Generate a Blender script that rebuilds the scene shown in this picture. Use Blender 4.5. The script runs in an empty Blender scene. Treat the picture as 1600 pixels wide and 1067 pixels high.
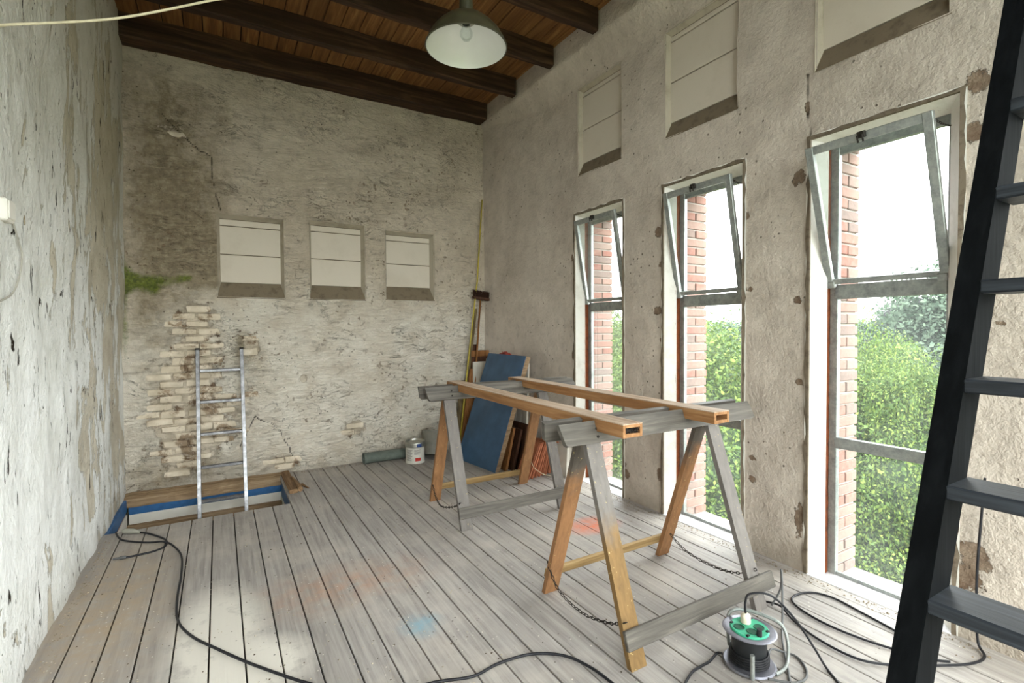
import bpy, bmesh, math, random
import numpy as np
from mathutils import Vector, Matrix
random.seed(7); np.random.seed(7)
S = bpy.context.scene
COL = S.collection

# ------------------------------------------------------------------ camera
cam = bpy.data.cameras.new('camera'); cam_o = bpy.data.objects.new('camera', cam); COL.objects.link(cam_o)
cam.lens = 17.4825; cam.sensor_width = 36; cam.clip_start = .05; cam.clip_end = 500
Rm = Matrix(((0.86150774, 0.01926039, -0.50737901), (-0.50769962, 0.019399, -0.86131572), (-0.00674663, 0.99962629, 0.02649089)))
cam_o.matrix_world = Matrix.Translation((0, 0, 1.5)) @ Rm.to_4x4()
S.camera = cam_o

# ------------------------------------------------------------------ world: bright overcast sky
w = bpy.data.worlds.new('overcast_sky'); S.world = w; w.use_nodes = True
wn = w.node_tree; bg = wn.nodes['Background']
tc = wn.nodes.new('ShaderNodeTexCoord'); nz = wn.nodes.new('ShaderNodeTexNoise'); cr = wn.nodes.new('ShaderNodeValToRGB')
nz.inputs['Scale'].default_value = 2.2; nz.inputs['Detail'].default_value = 5
mp = wn.nodes.new('ShaderNodeMapping'); mp.inputs['Scale'].default_value = (1, 1, 3)
wn.links.new(tc.outputs['Generated'], mp.inputs[0]); wn.links.new(mp.outputs[0], nz.inputs['Vector'])
wn.links.new(nz.outputs['Fac'], cr.inputs[0]); wn.links.new(cr.outputs[0], bg.inputs[0])
cr.color_ramp.elements[0].position = .35; cr.color_ramp.elements[0].color = (.93, .94, .97, 1)
cr.color_ramp.elements[1].position = .7; cr.color_ramp.elements[1].color = (1, .99, .97, 1)
bg.inputs['Strength'].default_value = 1.0

sun = bpy.data.lights.new('sun', 'SUN'); sun.energy = .9; sun.angle = math.radians(25); sun.color = (1, .95, .86)
sun_o = bpy.data.objects.new('sun', sun); COL.objects.link(sun_o)
sun_o.rotation_euler = Vector((-.25, -.55, 1.0)).normalized().to_track_quat('Z', 'Y').to_euler()

S.view_settings.view_transform = 'Standard'; S.view_settings.look = 'None'
S.view_settings.gamma = 1; S.view_settings.use_curve_mapping = False
S.view_settings.exposure = 3.95
try:
    S.cycles.max_bounces = 14; S.cycles.diffuse_bounces = 8; S.cycles.transparent_max_bounces = 16
    S.cycles.transmission_bounces = 8; S.cycles.caustics_reflective = False; S.cycles.caustics_refractive = False
except Exception: pass

# right wall window openings, last two unseen and added for daylight: y0, y1 (face), all z 0 .. 2.61
WX = 3.05
WIN = [(3.255, 3.94), (2.10, 2.80), (.967, 1.668), (-.20, .52), (-1.35, -.63)]
WTOP = 2.61
# light portals in the window openings: they only guide sampling of the sky
for (a, b) in WIN:
    L = bpy.data.lights.new('portal', 'AREA'); L.shape = 'RECTANGLE'; L.size = b-a-.12; L.size_y = WTOP-.06
    L.cycles.is_portal = True
    lo = bpy.data.objects.new('portal', L); COL.objects.link(lo)
    lo.location = (3.24, (a+b)/2, WTOP/2); lo.rotation_euler = (math.radians(90), 0, math.radians(90))

# unseen tall windows added behind the camera to brighten the room: x0, x1, z0, z1
YF = -1.7
ADDED_WINF = [(-.6, 1.05, .2, 3.95), (1.25, 2.9, .2, 3.95)]
for (a, b, c, d) in ADDED_WINF:
    L = bpy.data.lights.new('portal', 'AREA'); L.shape = 'RECTANGLE'; L.size = b-a-.1; L.size_y = d-c-.1
    L.cycles.is_portal = True
    lo = bpy.data.objects.new('portal', L); COL.objects.link(lo)
    lo.location = ((a+b)/2, YF-.12, (c+d)/2); lo.rotation_euler = (math.radians(90), 0, 0)

# ------------------------------------------------------------------ node helpers
def V4(c): return (c[0], c[1], c[2], 1)
def srgb(r, g, b):
    f = lambda v: ((v/255+.055)/1.055)**2.4 if v/255 > .04045 else v/255/12.92
    return (f(r), f(g), f(b))
class M:
    def __init__(s, name, rough=.8, spec=.3, metal=0):
        s.m = bpy.data.materials.new(name); s.m.use_nodes = True; s.t = s.m.node_tree
        s.b = s.t.nodes['Principled BSDF']; s.b.inputs['Roughness'].default_value = rough
        s.b.inputs['Metallic'].default_value = metal; s.b.inputs['Specular IOR Level'].default_value = spec
        s.out = s.t.nodes['Material Output']
    def n(s, typ, **kw):
        nd = s.t.nodes.new(typ)
        for k, v in kw.items():
            if hasattr(nd, k) and k not in ('Scale',): setattr(nd, k, v)
        return nd
    def lk(s, a, b): s.t.links.new(a, b)
    def pos(s): return s.n('ShaderNodeNewGeometry').outputs['Position']
    def obj(s): return s.n('ShaderNodeTexCoord').outputs['Object']
    def rnd(s): return s.n('ShaderNodeObjectInfo').outputs['Random']
    def shift(s, vec, k=37.0):
        r = s.rnd(); v = s.n('ShaderNodeVectorMath', operation='MULTIPLY_ADD')
        cmb = s.n('ShaderNodeCombineXYZ'); s.lk(r, cmb.inputs[0]); s.lk(r, cmb.inputs[1]); s.lk(r, cmb.inputs[2])
        s.lk(cmb.outputs[0], v.inputs[0]); v.inputs[1].default_value = (k, k*.7, k*1.3); s.lk(vec, v.inputs[2])
        return v.outputs[0]
    def sc(s, vec, x, y, z):
        v = s.n('ShaderNodeVectorMath', operation='MULTIPLY'); s.lk(vec, v.inputs[0]); v.inputs[1].default_value = (x, y, z); return v.outputs[0]
    def noise(s, vec, scale, detail=4, rough=.55, dist=0):
        nd = s.n('ShaderNodeTexNoise'); s.lk(vec, nd.inputs['Vector']); nd.inputs['Scale'].default_value = scale
        nd.inputs['Detail'].default_value = detail; nd.inputs['Roughness'].default_value = rough; nd.inputs['Distortion'].default_value = dist
        return nd.outputs['Fac']
    def vor(s, vec, scale):
        nd = s.n('ShaderNodeTexVoronoi'); s.lk(vec, nd.inputs['Vector']); nd.inputs['Scale'].default_value = scale; return nd.outputs['Distance']
    def ramp(s, fac, *stops):
        nd = s.n('ShaderNodeValToRGB'); s.lk(fac, nd.inputs[0]); e = nd.color_ramp.elements
        while len(e) < len(stops): e.new(.5)
        for i, (p, c) in enumerate(stops):
            e[i].position = p; e[i].color = V4(c) if not isinstance(c, (int, float)) else (c, c, c, 1)
        return nd.outputs[0]
    def mr(s, v, a, b, c=0, d=1):
        nd = s.n('ShaderNodeMapRange'); s.lk(v, nd.inputs[0])
        for i, x in enumerate((a, b, c, d)): nd.inputs[i+1].default_value = x
        return nd.outputs[0]
    def math(s, op, a, b=None):
        nd = s.n('ShaderNodeMath', operation=op)
        for i, x in enumerate((a, b)):
            if x is None: continue
            if isinstance(x, (int, float)): nd.inputs[i].default_value = x
            else: s.lk(x, nd.inputs[i])
        return nd.outputs[0]
    def mix(s, fac, a, b, mode='MIX'):
        nd = s.n('ShaderNodeMix'); nd.data_type = 'RGBA'; nd.blend_type = mode
        for i, x in ((0, fac), (6, a), (7, b)):
            if isinstance(x, (int, float)) : nd.inputs[i].default_value = x if i == 0 else (x, x, x, 1)
            elif isinstance(x, tuple): nd.inputs[i].default_value = V4(x)
            else: s.lk(x, nd.inputs[i])
        return nd.outputs[2]
    def attr(s, name):
        nd = s.n('ShaderNodeAttribute'); nd.attribute_name = name; return nd.outputs['Fac']
    def bump(s, h, strength=.5, dist=.01, nrm=None):
        nd = s.n('ShaderNodeBump'); nd.inputs['Strength'].default_value = strength; nd.inputs['Distance'].default_value = dist
        s.lk(h, nd.inputs['Height'])
        if nrm: s.lk(nrm, nd.inputs['Normal'])
        return nd.outputs[0]
    def done(s, col=None, nrm=None, rough=None):
        if col is not None:
            if isinstance(col, tuple): s.b.inputs['Base Color'].default_value = V4(col)
            else: s.lk(col, s.b.inputs['Base Color'])
        if nrm is not None: s.lk(nrm, s.b.inputs['Normal'])
        if rough is not None: s.lk(rough, s.b.inputs['Roughness'])
        return s.m

def simple(name, c, rough=.6, metal=0, var=.15, scale=20, bump=.15, spec=.3, world=False):
    m = M(name, rough, spec, metal); p = m.pos() if world else m.shift(m.obj())
    n1 = m.noise(p, scale, 5)
    d = tuple(x*(1-var) for x in c); l = tuple(min(1, x*(1+var)) for x in c)
    return m.done(m.ramp(n1, (.3, d), (.7, l)), m.bump(n1, bump, .004))

def wood(name, dark, mid, light, axis='x', rough=.7, gs=1.0, knots=False, bump=.25, spotted=None, obvar=.0):
    m = M(name, rough, .25); p = m.shift(m.obj())
    k = {'x': (1.2, 22, 22), 'y': (22, 1.2, 22), 'z': (22, 22, 1.2)}[axis]
    ps = m.sc(p, *[q*gs for q in k])
    g = m.noise(ps, 1.6, 6, .6, .6); f = m.noise(ps, 7, 3, .6)
    c = m.ramp(g, (.28, dark), (.5, mid), (.72, light))
    c = m.mix(m.mr(f, .35, .75, .0, .35), c, dark)
    b = m.noise(p, 2.2, 3); c = m.mix(m.mr(b, .3, .7, 0, .35), c, tuple(x*.62 for x in mid))
    if obvar: 
        c = m.mix(m.math('MULTIPLY', m.rnd(), obvar), c, tuple(x*.35 for x in mid))
    if spotted:
        s = m.noise(p, 55, 2, .5); c = m.mix(m.mr(s, .62, .68), c, spotted)
    return m.done(c, m.bump(m.math('ADD', g, m.math('MULTIPLY', f, .5)), bump, .004))

# ------------------------------------------------------------------ wall materials
def lime_brown(m, P):
    # limewash over brick and mortar, worn to brown in patches that run across both
    f = m.mr(m.noise(P, 5.5, 8, .72, .4), .53, .60)
    a = m.ramp(m.noise(P, 9, 5), (.35, srgb(198, 184, 162)), (.65, srgb(232, 219, 200)))
    b = m.ramp(m.noise(P, 26, 5, .7), (.35, srgb(106, 84, 66)), (.65, srgb(160, 136, 112)))
    return m.mix(f, a, b)
def plaster(name, light, dark, kind):
    m = M(name, .92, .15); P = m.pos()
    big = m.noise(P, .9, 5, .6); med = m.noise(P, 4.5, 6, .65); fine = m.noise(P, 38, 4, .6); vf = m.noise(P, 130, 2, .5)
    c = m.ramp(m.math('ADD', m.math('MULTIPLY', big, .5), m.math('MULTIPLY', med, .5)), (.36, dark), (.56, light))
    c = m.mix(m.mr(m.noise(P, 11, 6, .7), .5, .75, 0, .38), c, tuple(x*.55 for x in dark))
    h = m.math('ADD', m.math('MULTIPLY', med, 1.2), m.math('MULTIPLY', fine, .35))
    if kind == 'back':
        ch = m.math('MULTIPLY', m.mr(m.noise(P, 17, 5, .65), .61, .64), m.mr(m.noise(m.sc(P, 1, 1, .8), 1.7, 3), .46, .6))
        lw = m.math('MULTIPLY', m.mr(m.math('ADD', m.sepz(P), m.math('MULTIPLY', m.noise(P, 1.7, 7, .7), 1.6)), 2.9, 2.4), .85)
        c = m.mix(lw, c, m.ramp(med, (.3, srgb(226, 213, 194)), (.6, srgb(246, 238, 224))))
        # whitewashed, streaky upper area, brown damp on the left, bare mortar where it has fallen off
        st = m.attr('stain'); sn = m.noise(P, 6, 8, .75, .3)
        sf = m.mr(m.math('ADD', st, m.math('MULTIPLY', m.math('SUBTRACT', sn, .5), 1.5)), .32, .85)
        c = m.mix(m.math('MULTIPLY', sf, .8), c, m.ramp(m.noise(P, 13, 8, .75), (.32, srgb(92, 80, 58)), (.5, srgb(146, 130, 102)), (.68, srgb(186, 172, 142))))
        mo = m.attr('moss'); mf = m.mr(m.math('ADD', mo, m.math('MULTIPLY', m.math('SUBTRACT', m.noise(P, 9, 8, .8), .5), 1.3)), .5, .95)
        c = m.mix(m.math('MULTIPLY', mf, .9), c, m.ramp(fine, (.3, srgb(62, 78, 18)), (.7, srgb(128, 142, 48))))
        streak = m.noise(m.sc(P, 5, 5, 16), 1.5, 8, .7, 1.5)
        c = m.mix(m.mr(streak, .56, .72, 0, .4), c, tuple(x*.6 for x in dark))
        h = m.math('ADD', h, m.math('MULTIPLY', streak, 1.3))
        c = m.mix(m.math('MULTIPLY', ch, .75), c, srgb(150, 128, 104)); h = m.math('SUBTRACT', h, m.math('MULTIPLY', ch, .9))
        # thin wiggly cracks
        cr_ = m.math('ABSOLUTE', m.math('SUBTRACT', m.noise(m.sc(P, 2.4, 2.4, 5), 1.3, 7, .66, 1.2), .5))
        cf = m.math('MULTIPLY', m.mr(cr_, .0, .007, 1, 0), m.mr(m.noise(P, 2.3, 3), .48, .6))
        c = m.mix(m.math('MULTIPLY', cf, .75), c, srgb(60, 50, 38)); h = m.math('SUBTRACT', h, m.math('MULTIPLY', cf, .8))
    if kind == 'left':
        Q = m.sc(P, 1, 1, .42)
        pz = m.noise(Q, 3.4, 8, .68, .4)
        pf = m.mr(m.math('ADD', pz, m.math('MULTIPLY', m.attr('stain'), .11)), .565, .585)
        c = m.mix(m.math('MULTIPLY', pf, .75), c, m.ramp(med, (.35, srgb(176, 162, 138)), (.65, srgb(206, 196, 174))))
        h = m.math('SUBTRACT', h, m.math('MULTIPLY', pf, .5))
        up = m.mr(m.n_z(P) if False else m.sepz(P), 1.2, 3.4)
        c = m.mix(m.math('MULTIPLY', up, .55), c, srgb(165, 158, 122))  # greenish-yellow light on the upper wall painted into its colour
        ck = m.noise(m.sc(P, 3, 3, 1.1), 5.5, 5, .6, .8)
        cf = m.math('MULTIPLY', m.mr(ck, .635, .65), m.mr(m.noise(P, 2.5, 2), .40, .54))
        c = m.mix(cf, c, srgb(45, 38, 30)); h = m.math('SUBTRACT', h, m.math('MULTIPLY', cf, 1.5))
    pits = m.math('MULTIPLY', m.mr(m.vor(P, 17), .09, .13, 1, 0), m.mr(m.noise(P, 3.1, 2), .5, .58))
    c = m.mix(m.math('MULTIPLY', pits, .7), c, srgb(70, 60, 48)); h = m.math('SUBTRACT', h, m.math('MULTIPLY', pits, .6))
    pe = m.attr('peel'); pn = m.noise(P, 16, 6, .7)
    pf = m.mr(m.math('ADD', pe, m.math('MULTIPLY', m.math('SUBTRACT', pn, .5), .7 if kind != 'right' else 1.5)), .5, .56)
    bare = m.ramp(m.noise(P, 24, 5, .7), (.36, srgb(112, 94, 72)), (.47, srgb(168, 152, 126)), (.56, srgb(204, 194, 170)))
    if kind == 'back': bare = lime_brown(m, P)
    if kind == 'right': bare = m.ramp(m.noise(P, 12, 5, .7), (.35, srgb(112, 92, 76)), (.7, srgb(150, 134, 116)))
    c = m.mix(pf, c, bare); h = m.math('SUBTRACT', h, m.math('MULTIPLY', pf, .5))
    ca = m.attr('crack'); c = m.mix(m.mr(ca, .3, .7, 0, .85), c, srgb(50, 42, 32))
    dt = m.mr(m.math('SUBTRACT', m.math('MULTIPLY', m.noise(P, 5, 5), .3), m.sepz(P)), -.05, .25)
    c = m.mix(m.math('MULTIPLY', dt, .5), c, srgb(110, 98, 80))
    return m.done(c, m.bump(m.math('ADD', h, m.math('ADD', m.math('MULTIPLY', vf, .12), m.math('MULTIPLY', m.noise(P, 14, 5, .7), {'back': .42, 'left': .4, 'right': .16}[kind]))), .9, .036 if kind == 'back' else .022))
def _sepz(s, P):
    nd = s.n('ShaderNodeSeparateXYZ'); s.lk(P, nd.inputs[0]); return nd.outputs[2]
M.sepz = _sepz
mat_back = plaster('plaster_back', srgb(228, 214, 194), srgb(204, 189, 168), 'back')
mat_left = plaster('plaster_left', srgb(238, 238, 236), srgb(220, 220, 214), 'left')
mat_right = plaster('plaster_right', srgb(206, 195, 182), srgb(182, 171, 158), 'right')

def plain_white(name, c, dirt, sc=8, amt=.5):
    m = M(name, .75, .3); P = m.pos(); n1 = m.noise(P, sc, 6, .65); n2 = m.vor(P, 40)
    c1 = m.mix(m.mr(n1, .5, .72, 0, amt), c, dirt); c1 = m.mix(m.mr(n2, .08, .12, .5, 0), c1, dirt)
    return m.done(c1, m.bump(n1, .3, .006))
mat_jamb = plain_white('white_limewashed_jamb', srgb(240, 238, 230), srgb(200, 194, 180))
mat_block = plain_white('painted_block', srgb(210, 200, 184), srgb(192, 181, 163), 3, .5)
mat_cheek = plain_white('dark_niche_cheek', srgb(178, 168, 150), srgb(140, 130, 112), 6, .7)  # niche cheeks and soffit in a darker tone than the wall
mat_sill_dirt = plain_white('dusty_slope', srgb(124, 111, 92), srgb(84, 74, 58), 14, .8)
mat_edge = plain_white('raw_plaster_edge', srgb(120, 108, 92), srgb(74, 62, 50), 20, .9)
mat_rust = plain_white('rusty_gap', srgb(128, 68, 36), srgb(46, 28, 20), 30, .9)
mat_sill = plain_white('zinc_white_sill', srgb(228, 228, 230), srgb(150, 140, 128), 12, .5)
mat_mortar = simple('mortar', srgb(172, 164, 156), .95, world=True, bump=.5)
m = M('white_washed_brick', .92, .15); P = m.pos(); nn = m.noise(P, 13, 6, .7)
cc = m.mix(.22, lime_brown(m, P), srgb(190, 176, 152))
mat_wbrick = m.done(cc, m.bump(m.noise(P, 30, 5, .7), .6, .01))
m = M('red_brick', .9, .2); P = m.pos()
cc = m.ramp(m.rnd(), (0, srgb(142, 94, 82)), (.35, srgb(152, 114, 102)), (.7, srgb(146, 124, 114)), (1, srgb(124, 108, 102)))
mat_brick = m.done(m.mix(m.mr(m.noise(P, 30, 5), .4, .8, 0, .5), cc, srgb(168, 142, 132)), m.bump(m.noise(P, 60, 3), .4, .005))

# floor boards
m = M('grey_floor_board', .62, .35); P = m.pos(); Q = m.shift(P, 23)
g = m.noise(m.sc(Q, 26, 1.3, 1), 1.6, 7, .62, .5); f2 = m.noise(m.sc(Q, 60, 3, 1), 2, 3)
cc = m.ramp(g, (.3, srgb(132, 126, 122)), (.5, srgb(160, 154, 149)), (.7, srgb(180, 174, 168)))
cc = m.mix(m.mr(m.rnd(), 0, 1, 0, .3), cc, srgb(146, 140, 135))
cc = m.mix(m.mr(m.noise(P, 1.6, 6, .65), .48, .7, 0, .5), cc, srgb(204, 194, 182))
def spot(m, P, c, r, sx=1, sy=1):
    v = m.n('ShaderNodeVectorMath', operation='SUBTRACT'); m.lk(P, v.inputs[0]); v.inputs[1].default_value = (c[0], c[1], 0)
    s_ = m.sc(v.outputs[0], sx/r, sy/r, 0); l = m.n('ShaderNodeVectorMath', operation='LENGTH'); m.lk(s_, l.inputs[0])
    return m.mr(l.outputs['Value'], 1, .2)
def paint(cc, c, r, col, amt=.6, sx=1, sy=1, th=.35):
    a = m.math('MULTIPLY', spot(m, P, c, r, sx, sy), m.mr(m.noise(P, 9, 6, .7), th, th+.3))
    return m.mix(m.math('MULTIPLY', a, amt), cc, col)
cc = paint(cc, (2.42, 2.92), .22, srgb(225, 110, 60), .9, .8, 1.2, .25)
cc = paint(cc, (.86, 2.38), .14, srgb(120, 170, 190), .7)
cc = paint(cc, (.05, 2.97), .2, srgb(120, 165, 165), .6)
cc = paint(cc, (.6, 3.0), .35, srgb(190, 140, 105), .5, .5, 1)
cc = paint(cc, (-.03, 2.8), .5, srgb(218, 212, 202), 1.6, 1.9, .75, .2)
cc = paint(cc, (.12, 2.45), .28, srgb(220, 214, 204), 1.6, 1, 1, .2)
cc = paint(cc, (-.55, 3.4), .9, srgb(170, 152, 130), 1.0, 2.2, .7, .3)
sp = m.vor(P, 24); cc = m.mix(m.math('MULTIPLY', m.mr(sp, .07, .1, 1, 0), m.mr(m.noise(P, 3, 2), .42, .5)), cc, srgb(215, 208, 196))
sp = m.vor(m.shift(P, 5), 19); cc = m.mix(m.math('MULTIPLY', m.mr(sp, .07, .1, .7, 0), m.mr(m.noise(P, 2.3, 2), .5, .55)), cc, srgb(62, 54, 46))
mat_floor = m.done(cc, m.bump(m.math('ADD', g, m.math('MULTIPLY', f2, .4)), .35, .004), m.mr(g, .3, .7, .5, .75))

mat_dark = simple('dark_gap_backing', srgb(36, 31, 26), .95, world=True)  # near-black slab colour showing between floor and ceiling boards
mat_ceil = wood('ceiling_board_wood', srgb(84, 54, 28), srgb(146, 102, 58), srgb(180, 136, 84), 'y', .8, .8, obvar=.6)
mat_beam = wood('old_beam_wood', srgb(32, 22, 15), srgb(66, 46, 32), srgb(104, 78, 54), 'x', .8, .6)
mat_rawwood = wood('weathered_timber', srgb(104, 82, 58), srgb(160, 134, 104), srgb(192, 170, 140), 'x', .8)
mat_rawwood_y = wood('weathered_timber_across', srgb(84, 62, 42), srgb(140, 110, 80), srgb(176, 150, 116), 'y', .8)
mat_barwood = wood('pine_bar_wood', srgb(124, 86, 52), srgb(170, 124, 82), srgb(198, 156, 112), 'y', .6, .9)
mat_bartop = wood('dusty_pine_bar_top', srgb(150, 122, 98), srgb(196, 172, 148), srgb(222, 204, 184), 'y', .7, .9)
mat_greyp = wood('grey_painted_wood_x', srgb(70, 66, 62), srgb(102, 97, 90), srgb(132, 125, 116), 'x', .55)
# legs: grey paint worn through to ochre wood
def legmat(name, z0, z1, a, b, keep=.0):
    m = M(name, .6, .3); p = m.shift(m.obj())
    g = m.noise(m.sc(p, 20, 20, 1.4), 1.6, 6, .6, .5)
    ca = m.ramp(g, (.3, tuple(x*.7 for x in a)), (.7, a)); cb = m.ramp(g, (.3, tuple(x*.6 for x in b)), (.7, b))
    z = m.sepz(m.obj())
    f = m.math('ADD', m.mr(z, z0, z1), m.math('MULTIPLY', m.math('SUBTRACT', m.noise(p, 5, 5, .6), .5), .9))
    c = m.mix(m.mr(f, .35, .65), cb, ca)
    c = m.mix(m.mr(m.noise(p, 60, 3, .6), .67, .7, 0, .7), c, srgb(196, 176, 120))
    return m.done(c, m.bump(g, .25, .003))
GREY = srgb(126, 120, 115); OCHRE = srgb(136, 106, 64); ORANGE = srgb(160, 116, 78)
mat_leg_nf = legmat('worn_ochre_leg', .35, .8, GREY, OCHRE)
mat_leg_gr = legmat('grey_leg', -.6, -.3, GREY, OCHRE)
mat_leg_or = legmat('orange_wood_leg', .5, .95, srgb(100, 92, 84), ORANGE)
mat_leg_or2 = legmat('bare_orange_leg', .8, 1.1, srgb(120, 110, 98), ORANGE)
mat_ochre = wood('ochre_stretcher_wood', srgb(116, 90, 54), srgb(158, 130, 88), srgb(186, 160, 116), 'x', .65)
mat_black = wood('black_painted_wood', srgb(7, 8, 9), srgb(13, 15, 17), srgb(22, 24, 26), 'z', .85)
mat_black.node_tree.nodes['Principled BSDF'].inputs['Specular IOR Level'].default_value = .06
mat_tread = wood('grey_black_tread', srgb(24, 27, 30), srgb(42, 46, 52), srgb(72, 78, 86), 'y', .5)  # treads a lighter blue-grey than the black stringers
mat_galv = M('galvanised_steel', .5, .5, .55)
_n = mat_galv.noise(mat_galv.obj(), 18, 6, .7); _v = mat_galv.noise(mat_galv.obj(), 70, 3)
mat_galv = mat_galv.done(mat_galv.mix(mat_galv.mr(_v, .5, .8, 0, .4), mat_galv.ramp(_n, (.3, srgb(126, 131, 130)), (.7, srgb(176, 180, 175))), srgb(190, 190, 182)), mat_galv.bump(_n, .3, .002))
mat_alu = M('aluminium', .38, .5, .8); _n = mat_alu.noise(mat_alu.obj(), 22, 5, .7)
mat_alu = mat_alu.done(mat_alu.ramp(_n, (.3, srgb(96, 94, 96)), (.55, srgb(132, 132, 134)), (.72, srgb(165, 165, 165))), None)
mat_blue = simple('blue_paint', srgb(62, 92, 122), .45, var=.18, scale=6)
mat_bluetrim = simple('bright_blue_paint', srgb(46, 94, 142), .5, world=True, var=.2)
mat_white = simple('white_paint', srgb(222, 218, 208), .6, var=.08, scale=7, world=True)
mat_whitep = simple('off_white_panel', srgb(196, 190, 178), .7, var=.12, scale=7)
mat_brownb = wood('dark_brown_board', srgb(40, 24, 16), srgb(76, 48, 32), srgb(104, 70, 50), 'z', .7)
mat_plank = wood('brown_plank_wood', srgb(88, 54, 26), srgb(138, 92, 50), srgb(168, 122, 76), 'z', .7)
mat_olive = wood('olive_brown_wood', srgb(62, 50, 32), srgb(104, 88, 60), srgb(134, 118, 86), 'z', .7)
mat_yellow = simple('yellow_plastic_tube', srgb(176, 158, 66), .55)
mat_bristle = simple('dark_brown_bristle', srgb(58, 36, 24), .95, var=.5, scale=90, bump=1)
mat_terra = simple('terracotta', srgb(160, 98, 70), .85, var=.22, scale=14, bump=.4)
mat_red = simple('faded_red_cloth', srgb(150, 66, 58), .95, var=.4, scale=14)
mat_pvc = simple('grey_green_plastic_pipe', srgb(104, 112, 104), .5)
mat_bucket = simple('dusty_grey_plastic', srgb(132, 128, 118), .7)
mat_tin = simple('tinplate', srgb(180, 178, 168), .3, .8, var=.15)
mat_label = simple('paper_label', srgb(206, 202, 192), .6, var=.05)
mat_print = simple('grey_small_print', srgb(120, 118, 114), .6)
mat_redprint = simple('red_print', srgb(190, 52, 42), .6)
mat_blueprint = simple('blue_print', srgb(44, 66, 120), .5)
mat_cable = simple('black_cable_rubber', srgb(30, 30, 34), .5, var=.3)
mat_cablegrey = simple('grey_cable_rubber', srgb(92, 92, 92), .55)
mat_cream = simple('cream_cable', srgb(222, 212, 180), .6)
mat_plug = simple('grey_plug_plastic', srgb(150, 148, 136), .5)
mat_plugw = simple('cream_plug_plastic', srgb(226, 220, 196), .45)
mat_green = simple('green_socket_plastic', srgb(70, 178, 140), .4, var=.06)
mat_greend = simple('dark_green_socket_cup', srgb(14, 84, 62), .4)
mat_reelbody = simple('black_reel_plastic', srgb(34, 36, 38), .4)
mat_reelflange = simple('grey_steel_flange', srgb(134, 134, 144), .35, .6)
mat_iron = simple('dark_chain_iron', srgb(52, 48, 44), .6, .6)
mat_enamel = simple('white_enamel', srgb(226, 228, 222), .22, var=.03, scale=5, bump=.02, spec=.6)
mat_shade_out = simple('dark_green_enamel', srgb(62, 60, 44), .35, var=.3, scale=16, spec=.5)
mat_dust = simple('plaster_crumb', srgb(190, 178, 156), .95, var=.4, scale=60)
mat_chip = simple('dark_crumb', srgb(90, 76, 60), .95, var=.5, scale=60)
# clear glass with dust film
def glass(name, film):
    m = M(name); t = m.n('ShaderNodeBsdfTransparent'); g = m.n('ShaderNodeBsdfGlossy'); g.inputs['Roughness'].default_value = .02
    fr = m.n('ShaderNodeFresnel'); fr.inputs['IOR'].default_value = 1.45
    mx = m.n('ShaderNodeMixShader'); m.lk(m.math('MULTIPLY', fr.outputs[0], .3), mx.inputs[0]); m.lk(t.outputs[0], mx.inputs[1]); m.lk(g.outputs[0], mx.inputs[2])
    d = m.n('ShaderNodeBsdfTranslucent'); d.inputs[0].default_value = (.8, .85, .85, 1)
    mx2 = m.n('ShaderNodeMixShader'); m.lk(m.mr(m.noise(m.pos(), 2.6, 6, .7), .35, .75, film*.3, film), mx2.inputs[0])
    m.lk(mx.outputs[0], mx2.inputs[1]); m.lk(d.outputs[0], mx2.inputs[2]); m.lk(mx2.outputs[0], m.out.inputs[0])
    t.inputs[0].default_value = (.95, .98, .97, 1); return m.m
mat_glass = glass('window_glass', .012); mat_glass_d = glass('dusty_window_glass', .03)
mat_bulb = glass('bulb_glass', .1)

# ------------------------------------------------------------------ mesh helpers
def link(o, parent=None):
    COL.objects.link(o)
    if parent is not None: o.parent = parent
    return o
def mesh(name, verts, faces, mat, parent=None, smooth=False):
    me = bpy.data.meshes.new(name); me.from_pydata([tuple(v) for v in verts], [], faces); me.update()
    bm = bmesh.new(); bm.from_mesh(me); bmesh.ops.recalc_face_normals(bm, faces=bm.faces); bm.to_mesh(me); bm.free()
    for q in (mat if isinstance(mat, (list, tuple)) else [mat]): me.materials.append(q)
    if smooth: me.polygons.foreach_set('use_smooth', [True]*len(me.polygons))
    return link(bpy.data.objects.new(name, me), parent)
def thing(name, label, cat, loc=(0, 0, 0), group=None, rz=0):
    o = bpy.data.objects.new(name, None); o.empty_display_size = .1; COL.objects.link(o); o.location = loc; o.rotation_euler = (0, 0, rz)
    tag(o, label, cat, group); return o
def tag(o, label, cat, group=None):
    o['label'] = label; o['category'] = cat
    if group: o['group'] = group
    return o
def struct(o): o['kind'] = 'structure'; return o
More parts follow.
